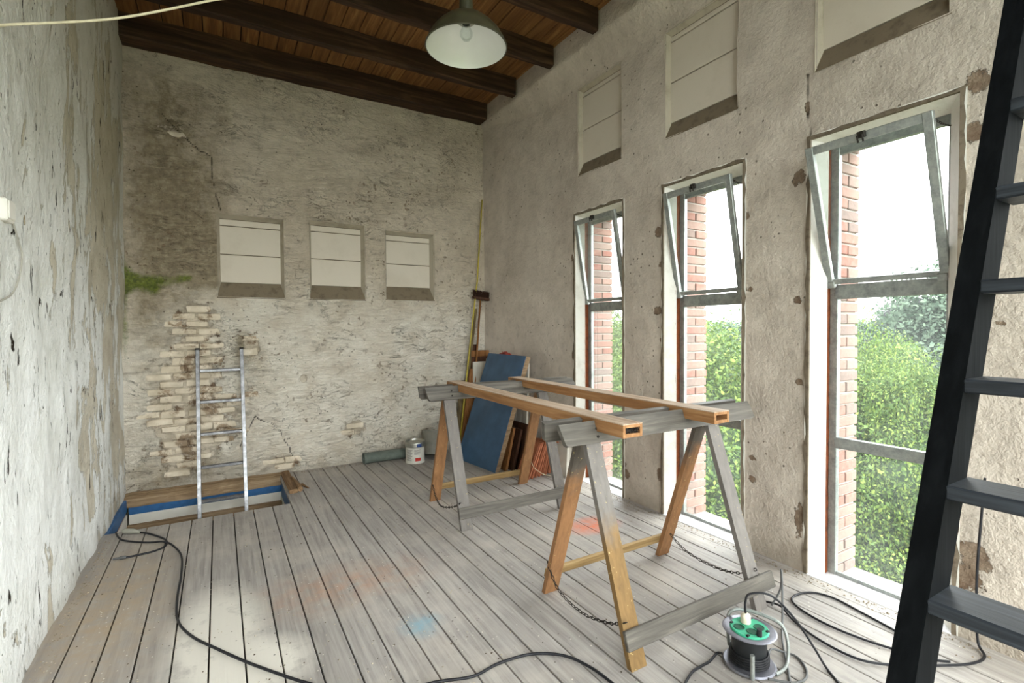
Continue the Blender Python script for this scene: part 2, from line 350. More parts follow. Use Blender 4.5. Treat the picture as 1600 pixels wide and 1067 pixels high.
class G:   # geometry collector
    def __init__(s): s.v = []; s.f = []
    def add(s, vs, fs):
        k = len(s.v); s.v += [tuple(q) for q in vs]; s.f += [[i+k for i in f] for f in fs]; return s
    def box(s, x0, x1, y0, y1, z0, z1, b=0, fn=None):
        if b <= 0:
            vs = [(x, y, z) for x in (x0, x1) for y in (y0, y1) for z in (z0, z1)]
            fs = [(0, 1, 3, 2), (4, 6, 7, 5), (0, 4, 5, 1), (2, 3, 7, 6), (0, 2, 6, 4), (1, 5, 7, 3)]
        else:
            bm = bmesh.new(); bmesh.ops.create_cube(bm, size=1)
            for q in bm.verts: q.co = Vector(((x0+x1)/2+q.co.x*(x1-x0), (y0+y1)/2+q.co.y*(y1-y0), (z0+z1)/2+q.co.z*(z1-z0)))
            bmesh.ops.bevel(bm, geom=bm.edges[:], offset=b, segments=1, affect='EDGES')
            bm.verts.index_update(); vs = [tuple(q.co) for q in bm.verts]; fs = [[q.index for q in f.verts] for f in bm.faces]; bm.free()
        if fn: vs = [fn(*q) for q in vs]
        return s.add(vs, fs)
    def prism(s, poly, t0, t1, fn):
        n = len(poly); vs = [fn(a, b, t0) for a, b in poly]+[fn(a, b, t1) for a, b in poly]
        fs = [list(range(n))[::-1], list(range(n, 2*n))]+[(i, (i+1) % n, n+(i+1) % n, n+i) for i in range(n)]
        return s.add(vs, fs)
    def lathe(s, prof, n=32, c=(0, 0, 0), R=None, close=False):
        vs = []; fs = []
        for r, z in prof:
            for k in range(n):
                a = 2*math.pi*k/n; v = Vector((r*math.cos(a), r*math.sin(a), z))
                if R: v = R @ v
                vs.append(tuple(v+Vector(c)))
        m_ = len(prof)
        for i in range(m_-1 if not close else m_):
            j = (i+1) % m_
            for k in range(n): fs.append((i*n+k, i*n+(k+1) % n, j*n+(k+1) % n, j*n+k))
        return s.add(vs, fs)
    def tube(s, pts, r, n=8, cap=True):
        pts = [Vector(p) for p in pts]; rings = []; up = Vector((0, 0, 1)); prev = None
        for i, p in enumerate(pts):
            d = (pts[min(i+1, len(pts)-1)]-pts[max(i-1, 0)]).normalized()
            if prev is None:
                a = d.cross(up) if abs(d.z) < .95 else d.cross(Vector((1, 0, 0)))
            else: a = prev-d*prev.dot(d)
            a.normalize(); prev = a; b = d.cross(a)
            rr = r[i] if isinstance(r, (list, tuple)) else r
            rings.append([p+(a*math.cos(2*math.pi*k/n)+b*math.sin(2*math.pi*k/n))*rr for k in range(n)])
        vs = [v for rg in rings for v in rg]; fs = []
        for i in range(len(rings)-1):
            for k in range(n): fs.append((i*n+k, i*n+(k+1) % n, (i+1)*n+(k+1) % n, (i+1)*n+k))
        if cap: fs.append(list(range(n))[::-1]); fs.append([len(vs)-n+k for k in range(n)])
        return s.add(vs, fs)
    def out(s, name, mat, parent=None, smooth=False): return mesh(name, s.v, s.f, mat, parent, smooth)
def smoothpath(pts, k=6):
    P = [Vector(p) for p in pts]; out = []
    for i in range(len(P)-1):
        p0, p1, p2, p3 = P[max(i-1, 0)], P[i], P[i+1], P[min(i+2, len(P)-1)]
        for j in range(k):
            t = j/k; out.append(.5*((2*p1)+(p2-p0)*t+(2*p0-5*p1+4*p2-p3)*t*t+(3*p1-p0-3*p2+p3)*t**3))
    return out+[P[-1]]
def autosmooth(o, ang=40):
    o.data.polygons.foreach_set('use_smooth', [True]*len(o.data.polygons))
    try: o.data.set_sharp_from_angle(angle=math.radians(ang))
    except Exception: pass
    return o
def vn(x, y, seed):
    xi = np.floor(x).astype(np.int64); yi = np.floor(y).astype(np.int64); xf = x-xi; yf = y-yi
    def h(a, b):
        n = (a*374761393+b*668265263+seed*982451653) & 0xffffffff; n = ((n ^ (n >> 13))*1274126177) & 0xffffffff
        return ((n ^ (n >> 16)) & 0xffff)/65535.0
    u = xf*xf*(3-2*xf); v = yf*yf*(3-2*yf)
    return (h(xi, yi)*(1-u)+h(xi+1, yi)*u)*(1-v)+(h(xi, yi+1)*(1-u)+h(xi+1, yi+1)*u)*v
def fbm(x, y, s, seed=1, o=5, g=.55):
    t = 0; a = 1; n = 0
    for i in range(o): t = t+a*vn(x*s, y*s, seed+i*17); n += a; a *= g; s *= 2.03
    return t/n-.5
def blob(U, V, c, ru, rv): return np.exp(-(((U-c[0])/ru)**2+((V-c[1])/rv)**2))
def segd(U, V, pts):
    d = np.full(U.shape, 9.0)
    for (a, b), (c, e) in zip(pts[:-1], pts[1:]):
        L2 = (c-a)**2+(e-b)**2; t = np.clip(((U-a)*(c-a)+(V-b)*(e-b))/L2, 0, 1)
        d = np.minimum(d, np.hypot(U-a-t*(c-a), V-b-t*(e-b)))
    return d
def wall_grid(name, u0, u1, v0, v1, res, holes, posf, attrs, mat):
    def axis(a, b, snaps):
        L = list(np.arange(a, b+res*.5, res)); L[-1] = b
        for s_ in snaps:
            if a < s_ < b: L = [q for q in L if abs(q-s_) > res*.45 or q in (a, b)]+[s_]
        return np.array(sorted(set(L)))
    us = axis(u0, u1, [h[0] for h in holes]+[h[1] for h in holes]); vs = axis(v0, v1, [h[2] for h in holes]+[h[3] for h in holes])
    U, V = np.meshgrid(us, vs, indexing='ij'); co = posf(U, V).reshape(-1, 3)
    nu, nv = U.shape; idx = np.arange(nu*nv).reshape(nu, nv)
    cu = (us[:-1]+us[1:])/2; cv = (vs[:-1]+vs[1:])/2; CU, CV = np.meshgrid(cu, cv, indexing='ij'); keep = np.ones(CU.shape, bool)
    for h in holes: keep &= ~((CU > h[0]) & (CU < h[1]) & (CV > h[2]) & (CV < h[3]))
    q = np.stack([idx[:-1, :-1], idx[1:, :-1], idx[1:, 1:], idx[:-1, 1:]], -1)[keep]
    me = bpy.data.meshes.new(name); n = len(q)
    me.vertices.add(len(co)); me.vertices.foreach_set('co', co.astype(np.float32).ravel())
    me.loops.add(n*4); me.loops.foreach_set('vertex_index', q.astype(np.int32).ravel())
    me.polygons.add(n); me.polygons.foreach_set('loop_start', np.arange(0, n*4, 4, dtype=np.int32))
    me.polygons.foreach_set('use_smooth', np.ones(n, bool)); me.update(calc_edges=True); me.validate()
    for k, f in attrs.items():
        a = me.attributes.new(k, 'FLOAT', 'POINT'); a.data.foreach_set('value', f(U, V).astype(np.float32).ravel())
    me.materials.append(mat)
    return struct(link(bpy.data.objects.new(name, me)))

XL, YB, ZC = -.76, 5.69, 4.27   # left wall, back wall, front wall, ceiling board height
# ------------------------------------------------------------------ WALL BACK
NICH_B = [(.0, .60, 1.83, 2.645), (.85, 1.432, 1.832, 2.665), (1.672, 2.257, 1.848, 2.635)]
def b_peel(U, V):
    a = .75*blob(U, V, (-.25, .95), .38, .62)+.5*blob(U, V, (-.2, 1.65), .3, .3)+.4*blob(U, V, (.3, .7), .25, .5)+.45*blob(U, V, (-.35, 3.4), .22, .14)
    a += .62*blob(U, V, (1.3, .38), .3, .16)+.5*blob(U, V, (.6, .12), .3, .12)+.4*blob(U, V, (-.3, .35), .4, .4)+.8*blob(U, V, (.29, 1.33), .1, .12)
    a += .9*blob(U, V, (.77, .98), .045, .045)
    return a*1.0+.55*fbm(U, V, 3.2, 5, 5)
def b_stain(U, V):
    a = 1.05*blob(U, V, (-.35, 2.6), .5, .85)+.7*blob(U, V, (-.1, 2.15), .3, .25)+.4*blob(U, V, (-.55, 1.6), .25, .4)+.5*blob(U, V, (1.3, 2.72), .45, .1)
    a += .45*blob(U, V, (-.5, 3.6), .5, .5)+.35*blob(U, V, (-.6, .7), .2, .6)+.75*blob(U, V, (.2, 1.33), .12, .18)+.6*blob(U, V, (-.35, .15), .6, .2)+.3*blob(U, V, (.8, 3.7), 1.2, .25)
    a += .5*blob(U, V, (-.15, 1.25), .1, .3)+.42*blob(U, V, (-.2, .85), .35, .5)+.4*blob(U, V, (.35, 1.15), .15, .3)
    return a
def b_crack(U, V):
    w_ = .02*fbm(U, V, 14, 8, 3)
    d = segd(U+w_, V+w_*2, [(-.42, 3.52), (-.19, 3.28), (-.03, 3.19), (-.03, 3.0), (.04, 2.67)])
    d2 = segd(U+w_, V-w_*2, [(.9, 3.42), (1.4, 3.22), (1.9, 3.35), (2.2, 3.2)])
    d3 = segd(U+w_*2, V+w_*2, [(.16, .32), (.3, .62), (.5, .5), (.62, .25), (.66, .1)])
    return np.maximum(np.clip(1-d/.011, 0, 1), .0*d2+np.maximum(0*d2, np.clip(1-d3/.01, 0, 1)))
def b_pos(U, V):
    pe = np.clip((b_peel(U, V)-.42)/.1, 0, 1)
    D = .05*fbm(U, V, 1.3, 3, 3)+(.03+.035*np.clip((V-1.9)/.8, 0, 1))*fbm(U*.9+V*.4, V*1.7, 5.5, 11, 5, .62)-.022*pe*(V < 4.2)-.012*(b_crack(U, V) > .2)
    for n_ in NICH_B:   # flatten next to openings
        e = np.maximum(np.maximum(n_[0]-U, U-n_[1]), np.maximum(n_[2]-V, V-n_[3])); D = D*np.clip(.35+e*6, .35, 1)
    return np.stack([U, YB-D*.6, V], -1)
wall_back = wall_grid('wall_back', XL-.1, WX+.1, -.05, 4.5, .013, NICH_B, b_pos, {
    'peel': b_peel, 'stain': b_stain, 'crack': b_crack,
    'moss': lambda U, V: .95*blob(U, V, (-.68, 1.96), .12, .12)+.82*blob(U, V, (-.45, 1.97), .17, .07)+.75*blob(U, V, (-.25, 2.0), .1, .05)+.7*blob(U, V, (-.52, 1.88), .1, .08)+.8*blob(U, V, (-.74, 1.7), .05, .75)+.5*blob(U, V, (-.75, 3.0), .03, .8)}, mat_back)
def niche(parent, y_or_x, a, b, z0, z1, plane, nb, tin=.09, bin_=.145, sin=.028, depth=.08, top_line=True):
    # splayed recess: side cheeks, dusty sloping sill, bricked-up panel of blocks
    def P(u, d, z): return (u, y_or_x+d, z) if plane == 'y' else (y_or_x+d, u, z)
    e = .01
    o = [(a-e, -.004, z0-e), (b+e, -.004, z0-e), (b+e, -.004, z1+e), (a-e, -.004, z1+e)]
    i = [(a+sin, depth, z0+bin_), (b-sin, depth, z0+bin_), (b-sin, depth, z1-tin*.35), (a+sin, depth, z1-tin*.35)]
    vs = [P(u, d, z) for u, d, z in o+i]
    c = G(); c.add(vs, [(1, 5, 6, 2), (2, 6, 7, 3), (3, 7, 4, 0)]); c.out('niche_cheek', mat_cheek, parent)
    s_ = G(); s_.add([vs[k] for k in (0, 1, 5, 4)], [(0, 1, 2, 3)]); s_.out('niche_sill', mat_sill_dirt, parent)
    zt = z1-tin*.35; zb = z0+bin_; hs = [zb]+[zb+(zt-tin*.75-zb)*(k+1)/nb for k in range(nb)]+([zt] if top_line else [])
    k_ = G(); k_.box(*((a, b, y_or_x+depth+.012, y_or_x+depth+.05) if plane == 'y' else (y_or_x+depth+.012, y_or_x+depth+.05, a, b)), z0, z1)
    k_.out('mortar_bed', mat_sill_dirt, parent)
    for q0, q1 in zip(hs[:-1], hs[1:]):
        g_ = G()
        if plane == 'y': g_.box(a+.01, b-.01, y_or_x+depth-.004, y_or_x+depth+.02, q0+.0045, q1-.0045, .003)
        else: g_.box(y_or_x+depth-.004, y_or_x+depth+.02, a+.01, b-.01, q0+.0045, q1-.0045, .003)
        g_.out('block', mat_block, parent)
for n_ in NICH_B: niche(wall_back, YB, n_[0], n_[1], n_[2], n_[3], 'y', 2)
# bricks showing through the fallen plaster
bk = []
for r in range(0, 52):
    z = .03+r*.0715
    for c in range(-1, 17):
        x = -.80+c*.212+(.106 if r % 2 else 0)+random.uniform(-.01, .01)
        cx, cz = x+.1, z+.03
        if any(n_[0]-.02 < cx+.1 and cx-.1 < n_[1]+.02 and n_[2]-.03 < cz < n_[3]+.03 for n_ in NICH_B): continue
        if cx-.1 < XL+.01 or cz > 3.7: continue
        pv = float(b_peel(np.array([cx]), np.array([cz]))[0])
        if pv > .46: bk.append((pv, x, z))
bk.sort(reverse=True)
for pv, x, z in bk[:230]:
    ln = .2+random.uniform(-.03, .005); dep = random.uniform(-.001, .004)
    if random.random() < .12: continue
    yy = float(b_pos(np.array([x+.1]), np.array([z+.03]))[0, 1])
    j = lambda: random.uniform(-.005, .005)
    g_ = G(); g_.box(x, x+ln, yy-.012*min(1, (pv-.42)/.1)-dep, yy+.03, z+.003+j()*.5, z+.060+j()*.6, .007, lambda a, b, c: (a+j(), b+j()*.5, c+j()*.8)); autosmooth(g_.out('brick', mat_wbrick, wall_back), 50)

# ------------------------------------------------------------------ WALL LEFT
def l_pos(U, V):
    D = .09*fbm(U, V, .8, 31, 3)+.03*fbm(U, V*.6, 6, 35, 4)-.03*np.clip((U-5.2)/.5, 0, 1)*(V > 3)*0
    D = D+.11*np.clip((V-.8)/3.2, 0, 1)
    return np.stack([XL+D*.6, U, V], -1)
wall_left = wall_grid('wall_left', YF-.05, YB+.05, -.05, 4.5, .022, [], l_pos, {
    'peel': lambda U, V: .45*blob(U, V, (4.9, 2.5), .5, 1.1)+.3*fbm(U, V*.6, 3, 41, 4)+.75*blob(U, V, (3.03, 2.0), .03, .05)+.8*blob(U, V, (3.78, 2.11), .03, .07)+.35*blob(U, V, (5.4, .3), .3, .5),
    'stain': lambda U, V: blob(U, V, (4.9, 2.4), .8, 1.6)+.6*blob(U, V, (5.5, 1), .4, 1.5),
    'crack': lambda U, V: np.zeros(U.shape)}, mat_left)

# ------------------------------------------------------------------ WALL RIGHT with windows and niches
NICH_R = [(3.285, 3.872, 2.98, 3.80), (2.155, 2.778, 2.98, 3.79), (1.02, 1.635, 3.0, 3.8)]
SPALL = [(1.735, 2.40, .045, .06), (.92, 2.40, .05, .06), (.905, 2.63, .06, .07), (1.741, 1.656, .03, .03), (1.725, 1.159, .03, .03), (1.705, .36, .035, .09), (1.66, .16, .03, .1),
         (.9, .405, .08, .08), (.93, .3, .08, .09), (.825, 1.508, .03, .02), (2.85, 2.26, .05, .05), (2.858, 1.636, .045, .045), (2.83, 2.0, .03, .03), (2.088, 2.238, .04, .04), (3.975, 1.24, .03, .06),
         (3.215, .22, .045, .05), (3.249, .3, .03, .04), (2.843, .315, .035, .07), (3.249, .497, .03, .04), (2.031, .626, .03, .03), (2.03, .484, .03, .03), (1.69, 2.80, .02, .05), (2.82, 1.4, .02, .03),
         (3.98, 2.2, .03, .05), (2.05, 1.75, .025, .03), (1.72, .3, .03, .12)]
def r_peel(U, V):
    a = .3*fbm(U, V, 3, 51, 4)
    for (u, v, ru, rv) in SPALL: a = np.maximum(a, .95*blob(U, V, (u, v), ru, rv))
    for (a0, b0) in WIN:
        e = np.hypot(np.maximum(np.maximum(a0-U, U-b0), 0), np.maximum(V-WTOP, 0)); a = np.maximum(a, .62*np.exp(-(e/.022)**2))
    return a
def r_crack(U, V):
    w_ = .02*fbm(U, V, 14, 8, 3)
    return np.clip(1-segd(U+w_, V+w_, [(1.69, 3.0), (1.70, 2.82), (1.675, 2.66), (1.668, 2.55)])/.012, 0, 1)
def r_pos(U, V):
    D = .035*fbm(U, V, 1.2, 61, 3)+.014*fbm(U, V, 7, 65, 4)-.010*np.clip((r_peel(U, V)-.5)/.2, 0, 1)-.01*(r_crack(U, V) > .3)
    for (a0, b0) in WIN:
        e = np.maximum(np.maximum(a0-U, U-b0), V-WTOP); D = D*np.clip(.25+np.abs(e)*6, .25, 1)
    bend = -.11*np.clip((U-4.3)/1.4, 0, 1)**1.5
    bend = np.minimum(bend, -.135*np.clip((V-3.82)/.25, 0, 1)**1.3)
    return np.stack([WX-D*.6+bend, U, V], -1)
holes = [(a0, b0, -.05, WTOP) for a0, b0 in WIN]+NICH_R
wall_right = wall_grid('wall_right', YF-.05, YB+.1, -.05, 4.5, .02, holes, r_pos, {'peel': r_peel, 'crack': r_crack, 'stain': lambda U, V: np.zeros(U.shape)}, mat_right)
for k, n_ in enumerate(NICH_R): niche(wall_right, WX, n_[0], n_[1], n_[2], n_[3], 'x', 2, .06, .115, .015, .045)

# outer leaf: brick piers outside the frames
XF = 3.17
edges = sorted([(a0+.062, b0-.067) for a0, b0 in WIN])
ys = [YF-.5]+[q for e in edges for q in e]+[YB+.5]
for k in range(0, len(ys), 2):
    G().box(XF+.045, 3.462, ys[k]+.006, ys[k+1]-.006, -.6, 4.7).out('outer_pier', mat_mortar, wall_right)
G().box(XF+.045, 3.46, YF-.5, YB+.5, 2.59, 4.7).out('outer_lintel', mat_mortar, wall_right)
G().box(XF+.0, 3.46, YF-.5, YB+.5, -.6, -.035).out('outer_sill_course', mat_mortar, wall_right)
ne = [e[1] for e in edges][::-1]   # y of the reveal faces looking towards the camera (far side of each opening)
for wi, yr in enumerate(ne[:3]):
    for r in range(38):
        z = -.04+r*.0705
        xs = [(3.225, 3.474)] if r % 2 else [(3.225, 3.335), (3.345, 3.474)]
        for (xa, xb) in xs:
            j = lambda: random.uniform(-.002, .002)
            G().box(xa+j(), xb+j(), yr-.006+j(), yr+.09, z+.004+j(), z+.062+j(), .004).out('brick', mat_brick, wall_right)

# ------------------------------------------------------------------ WINDOWS
def window(idx, y0, y1, sash_tilt):
    wroot = struct(bpy.data.objects.new('window_%d' % idx, None)); COL.objects.link(wroot); wroot.location = (XF, (y0+y1)/2, 0)
    ox, oy = XF, (y0+y1)/2
    f0, f1 = y0+.052, y1-.057; zt = 2.56; bw = .045; D = .035
    L = lambda g: g  # coordinates below are relative to the root
    def out(g, name, mat, parent=wroot, sm=False): return g.out(name, mat, parent, sm)
    B = lambda x0, x1, ya, yb, z0, z1, b=.003: G().box(x0-ox, x1-ox, ya-oy, yb-oy, z0, z1, b)
    # jamb linings, splayed
    for (ya, yb) in ((y0, f0+.012), (y1, f1-.012)):
        sgn = -1 if ya == y0 else 1
        vs = [(WX-.004-ox, ya-oy, -.03), (3.12-ox, yb-oy, -.03), (3.12-ox, yb-oy, zt+.01), (WX-.004-ox, ya-oy, WTOP+.01)]
        vs += [(x, y+sgn*.02, z) for x, y, z in vs]
        G().add(vs, [(0, 1, 2, 3), (4, 5, 6, 7), (0, 1, 5, 4), (1, 2, 6, 5), (2, 3, 7, 6), (3, 0, 4, 7)]).out('jamb', mat_jamb, wroot)
        yy = (f0-.004 if sgn < 0 else f1+.004)
        g_ = G(); nseg = 60
        vs = []
        for k in range(nseg+1):
            z = -.02+(zt+.02)*k/nseg; w_ = random.uniform(-.006, .006)
            vs += [(3.118-ox+w_, yb-oy+sgn*.004, z), (XF+.004-ox, yy-oy-sgn*.004+random.uniform(-.003, .003), z)]
        g_.add(vs, [(2*k, 2*k+1, 2*k+3, 2*k+2) for k in range(nseg)]); g_.out('rust_gap', mat_rust, wroot)
    vs = [(WX-.004-ox, y0-oy, WTOP), (WX-.004-ox, y1-oy, WTOP), (3.16-ox, f1-oy, zt-.005), (3.16-ox, f0-oy, zt-.005)]; vs += [(x, y, z+.02) for x, y, z in vs]
    G().add(vs, [(0, 1, 2, 3), (4, 5, 6, 7), (0, 1, 5, 4), (1, 2, 6, 5), (2, 3, 7, 6), (3, 0, 4, 7)]).out('head_lining', mat_jamb, wroot)
    B(3.035, XF+.02, y0+.004, y1-.004, -.025, .004).out('sill', mat_sill, wroot)
    # raw plaster edge round the opening
    g_ = G(); path = [(y0, 0.0)]+[(y0, WTOP*k/40) for k in range(1, 41)]+[(y0+(y1-y0)*k/12, WTOP) for k in range(1, 13)]+[(y1, WTOP-WTOP*k/40) for k in range(1, 41)]
    vs = []
    for k, (yy, zz) in enumerate(path):
        ny = -1 if yy == y0 else (1 if yy == y1 else 0); nzz = 1 if zz >= WTOP-.001 else 0
        w_ = .014+random.uniform(-.006, .009)
        vs += [(WX-.008-ox+random.uniform(-.003, .003), yy+ny*w_-oy, zz+nzz*w_), (WX-.011-ox, yy-ny*.005-oy, zz-nzz*.005), (WX+.03-ox, yy-ny*.007-oy, zz-nzz*.006)]
    g_.add(vs, [q for k in range(len(path)-1) for q in ((3*k, 3*k+1, 3*k+4, 3*k+3), (3*k+1, 3*k+2, 3*k+5, 3*k+4))]); g_.out('plaster_edge', mat_edge, wroot)
    # steel frame
    B(XF, XF+D, f0, f0+bw*.8, 0, zt).out('frame_post', mat_galv, wroot)
    B(XF, XF+D, f1-bw, f1, 0, zt).out('frame_post', mat_galv, wroot)
    B(XF+.004, XF+D-.004, f0+.03, f1-.03, zt-.05, zt).out('frame_head', mat_galv, wroot)
    B(XF+.004, XF+D-.004, f0+.03, f1-.03, .0, .022).out('frame_foot', mat_galv, wroot)
    B(XF-.004, XF+D+.004, f0+.03, f1-.03, 1.66, 1.745).out('transom', mat_galv, wroot)
    B(XF-.002, XF+D+.002, f0+.03, f1-.03, .77, .835).out('transom', mat_galv, wroot)
    for za, zb in ((.018, .774), (.832, 1.664)):
        B(XF+.014, XF+.019, f0+.03, f1-.04, za, zb, 0).out('pane', mat_glass_d, wroot)
    # hopper sash tipped into the room, hinged on the transom
    R = Matrix.Rotation(-sash_tilt, 3, 'Y'); hp = Vector((XF-.012-ox, 0, 1.752))
    a, b, h = f0+.008-oy, f1+.006-oy, .80
    fn = lambda x, y, z: tuple(R @ Vector((x, 0, z))+hp+Vector((0, y, 0)))
    sa = G()
    sa.box(-.028, 0, a, a+.042, 0, h, .003, fn); sa.box(-.028, 0, b-.042, b, 0, h, .003, fn)
    sa.box(-.026, -.002, a+.04, b-.04, h-.045, h, .003, fn); sa.box(-.026, -.002, a+.04, b-.04, 0, .03, .003, fn)
    so = sa.out('sash', mat_galv, wroot)
    p_ = G(); p_.box(-.016, -.011, a+.035, b-.035, .025, h-.04, 0, fn).out('sash_pane', mat_glass, so)
    lt = G(); cy = (a+b)/2; lt.box(-.05, -.026, cy-.018, cy+.018, h-.03, h+.004, .003, fn); lt.tube([fn(-.055, cy-.012, h-.05), fn(-.06, cy-.012, h-.015), fn(-.06, cy+.012, h-.015), fn(-.055, cy+.012, h-.05)], .005, 6)
    lt.out('latch', mat_iron, so)
    for yy in (a+.03, b-.03):
        G().box(-.034, -.004, yy-.022, yy+.022, -.02, .018, .003, fn).out('hinge', mat_galv, so)
    cs = Vector(fn(-.006, a+.012, h-.03)); ce = Vector((XF-.005-ox, f0+.012-oy, zt-.07))
    chain(cs, ce, .012, 'stay_chain', so, .018)
    return wroot
def chain(a, b, sag, name, parent, link_l=.02, mid=None):
    a = Vector(a); b = Vector(b)
    if mid: path = smoothpath([a]+[Vector(q) for q in mid]+[b], 40)
    else: path = [a.lerp(b, t/60)-Vector((0, 0, 4*sag*(t/60)*(1-t/60))) for t in range(61)]
    # resample
    pts = [path[0]]; acc = 0
    for p, q in zip(path[:-1], path[1:]):
        d = (q-p).length; 
        if acc+d >= link_l: pts.append(q); acc = 0
        else: acc += d
    g_ = G()
    for i, (p, q) in enumerate(zip(pts[:-1], pts[1:])):
        d = (q-p).normalized(); s_ = d.cross(Vector((0, 0, 1)));
        if s_.length < .1: s_ = d.cross(Vector((0, 1, 0)))
        s_.normalize(); t = d.cross(s_); n_ = s_ if i % 2 else t; c = (p+q)/2; hl = link_l*.68; hw = link_l*.3
        ring = [c+d*hl*math.cos(k*math.pi/3+math.pi/6)+n_*hw*math.sin(k*math.pi/3+math.pi/6) for k in range(6)]
        g_.tube(ring+[ring[0]], link_l*.11, 4, False)
    return g_.out(name, mat_iron, parent)
for k, (tl, (a0, b0)) in enumerate(zip((.17, .19, .30, .2, .25), WIN)): window(k+1, a0, b0, tl)

# ------------------------------------------------------------------ WALL FRONT (behind the camera)
g_ = G(); xs_ = [XL-.1, ADDED_WINF[0][0], ADDED_WINF[0][1], ADDED_WINF[1][0], ADDED_WINF[1][1], WX+.2]
for i in range(5):
    if i % 2 == 0: g_.box(xs_[i], xs_[i+1], YF-.2, YF, -.05, 4.7)
    else: g_.box(xs_[i], xs_[i+1], YF-.2, YF, -.05, .2); g_.box(xs_[i], xs_[i+1], YF-.2, YF, 3.95, 4.7)
wf = struct(g_.out('wall_front', mat_right))
for i, (a, b, c, d) in enumerate(ADDED_WINF):
    wr = struct(bpy.data.objects.new('window_%d' % (6+i), None)); COL.objects.link(wr)  # added window, out of view, lets extra daylight onto the back wall
    for q in ((a, a+.05, c, d), (b-.05, b, c, d), ((a+b)/2-.02, (a+b)/2+.02, c, d), (a, b, c, c+.05), (a, b, d-.05, d), (a, b, 2.1, 2.15)):
        G().box(q[0], q[1], YF-.15, YF-.11, q[2], q[3], .003).out('frame_bar', mat_galv, wr)
    G().box(a+.02, b-.02, YF-.132, YF-.127, c+.02, d-.02).out('pane', mat_glass, wr)
G().box(XL-.3, XL-.1, YF-.1, YB+.2, -2.4, 4.7).out('wall_core', mat_mortar, wall_left)
G().box(XL-.3, WX+.4, YB+.16, YB+.35, -2.4, 4.7).out('wall_core', mat_mortar, wall_back)

# ------------------------------------------------------------------ FLOOR with hatch
HX1, HY0, HY1 = .52, 4.65, 5.56
fl = G(); fl.box(HX1+.02, WX+.12, YF, YB+.05, -.20, -.027); fl.box(XL-.05, HX1+.02, YF, HY0-.02, -.20, -.027)
floor = struct(fl.out('floor', mat_dark))
PW = .1435; k0 = int(math.floor((XL-.02-.075)/PW))
k = k0
while True:
    xa = .075+k*PW; xb = xa+PW
    if xa > WX+.0: break
    g_ = G(); ye = YB+.03 if xb > HX1+.06 else HY0
    z = random.uniform(-.0015, .0015); xl = max(xa, XL-.05)
    g_.box(xl+.0036, min(xb, WX+.03)-.0036, YF, ye, -.027, z, .002); g_.out('plank', mat_floor, floor)
    k += 1
# hatch lining
x0 = XL+.03; far = []
def hp(x0_, x1_, y0_, y1_, z0_, z1_, name, mat, b=.004): return G().box(x0_, x1_, y0_, y1_, z0_, z1_, b).out(name, mat, floor)
g_ = G(); n_ = 24; vs = []
for i in range(n_+1):
    x = XL-.02+(HX1+.09-XL)*i/n_; d = random.uniform(-.008, .008)
    vs += [(x, HY1-.012+d, -.085), (x, HY1-.02+d, -.01+random.uniform(-.008, .004)), (x, YB-.035, .012+random.uniform(-.006, .01)), (x, YB+.02, .012)]
g_.add(vs, [(4*i+j, 4*i+j+1, 4*i+j+5, 4*i+j+4) for i in range(n_) for j in range(3)]); g_.out('hatch_timber', mat_rawwood, floor)
hp(XL+.03, HX1, HY1-.002, HY1+.05, -.155, -.085, 'blue_board', mat_bluetrim)
hp(XL+.03, HX1, HY1+.0, HY1+.05, -1.9, -.155, 'shaft_wall', mat_white)
hp(XL-.02, XL+.02, HY0, HY1, -.12, -.012, 'blue_board', mat_bluetrim)
hp(XL-.02, XL+.012, HY0, HY1, -.145, -.12, 'rusty_strip', mat_rust)
hp(XL-.02, XL+.02, HY0-.1, HY1, -1.9, -.145, 'shaft_wall', mat_white)
hp(HX1, HX1+.04, HY0, HY1, -.2, -.03, 'blue_board', mat_bluetrim)
hp(HX1+.005, HX1+.05, HY0, HY1, -1.9, -.2, 'shaft_wall', mat_white)
hp(XL-.02, HX1+.05, HY0-.04, HY0-.002, -1.9, -.03, 'shaft_wall', mat_rawwood)
hp(XL+.02, HX1, 5.50, 5.557, -.45, -.238, 'cross_beam', mat_rawwood, .008)
hp(.05, HX1-.15, 5.44, 5.498, -.42, -.275, 'cross_beam', mat_plank, .008)
hp(XL-.02, HX1+.05, HY0-.04, HY1+.05, -1.96, -1.9, 'lower_landing', mat_rawwood)
# splintered timber beside the hatch
j = lambda s=.006: random.uniform(-s, s)
G().box(.528, .60, 4.92, 5.62, -.02, .035, .008, lambda x, y, z: (x+j(), y, z+j())).out('hatch_timber', mat_rawwood_y, floor)
g_ = G(); g_.tube([(.62, 4.92, .03), (.618, 5.0, .032), (.61, 5.16, .03), (.59, 5.3, .045)], [.024, .026, .022, .014], 9); g_.tube([(.66, 5.12, .012), (.7, 4.98, .01)], [.014, .006], 5)
g_.out('splintered_timber', mat_rawwood_y, floor)

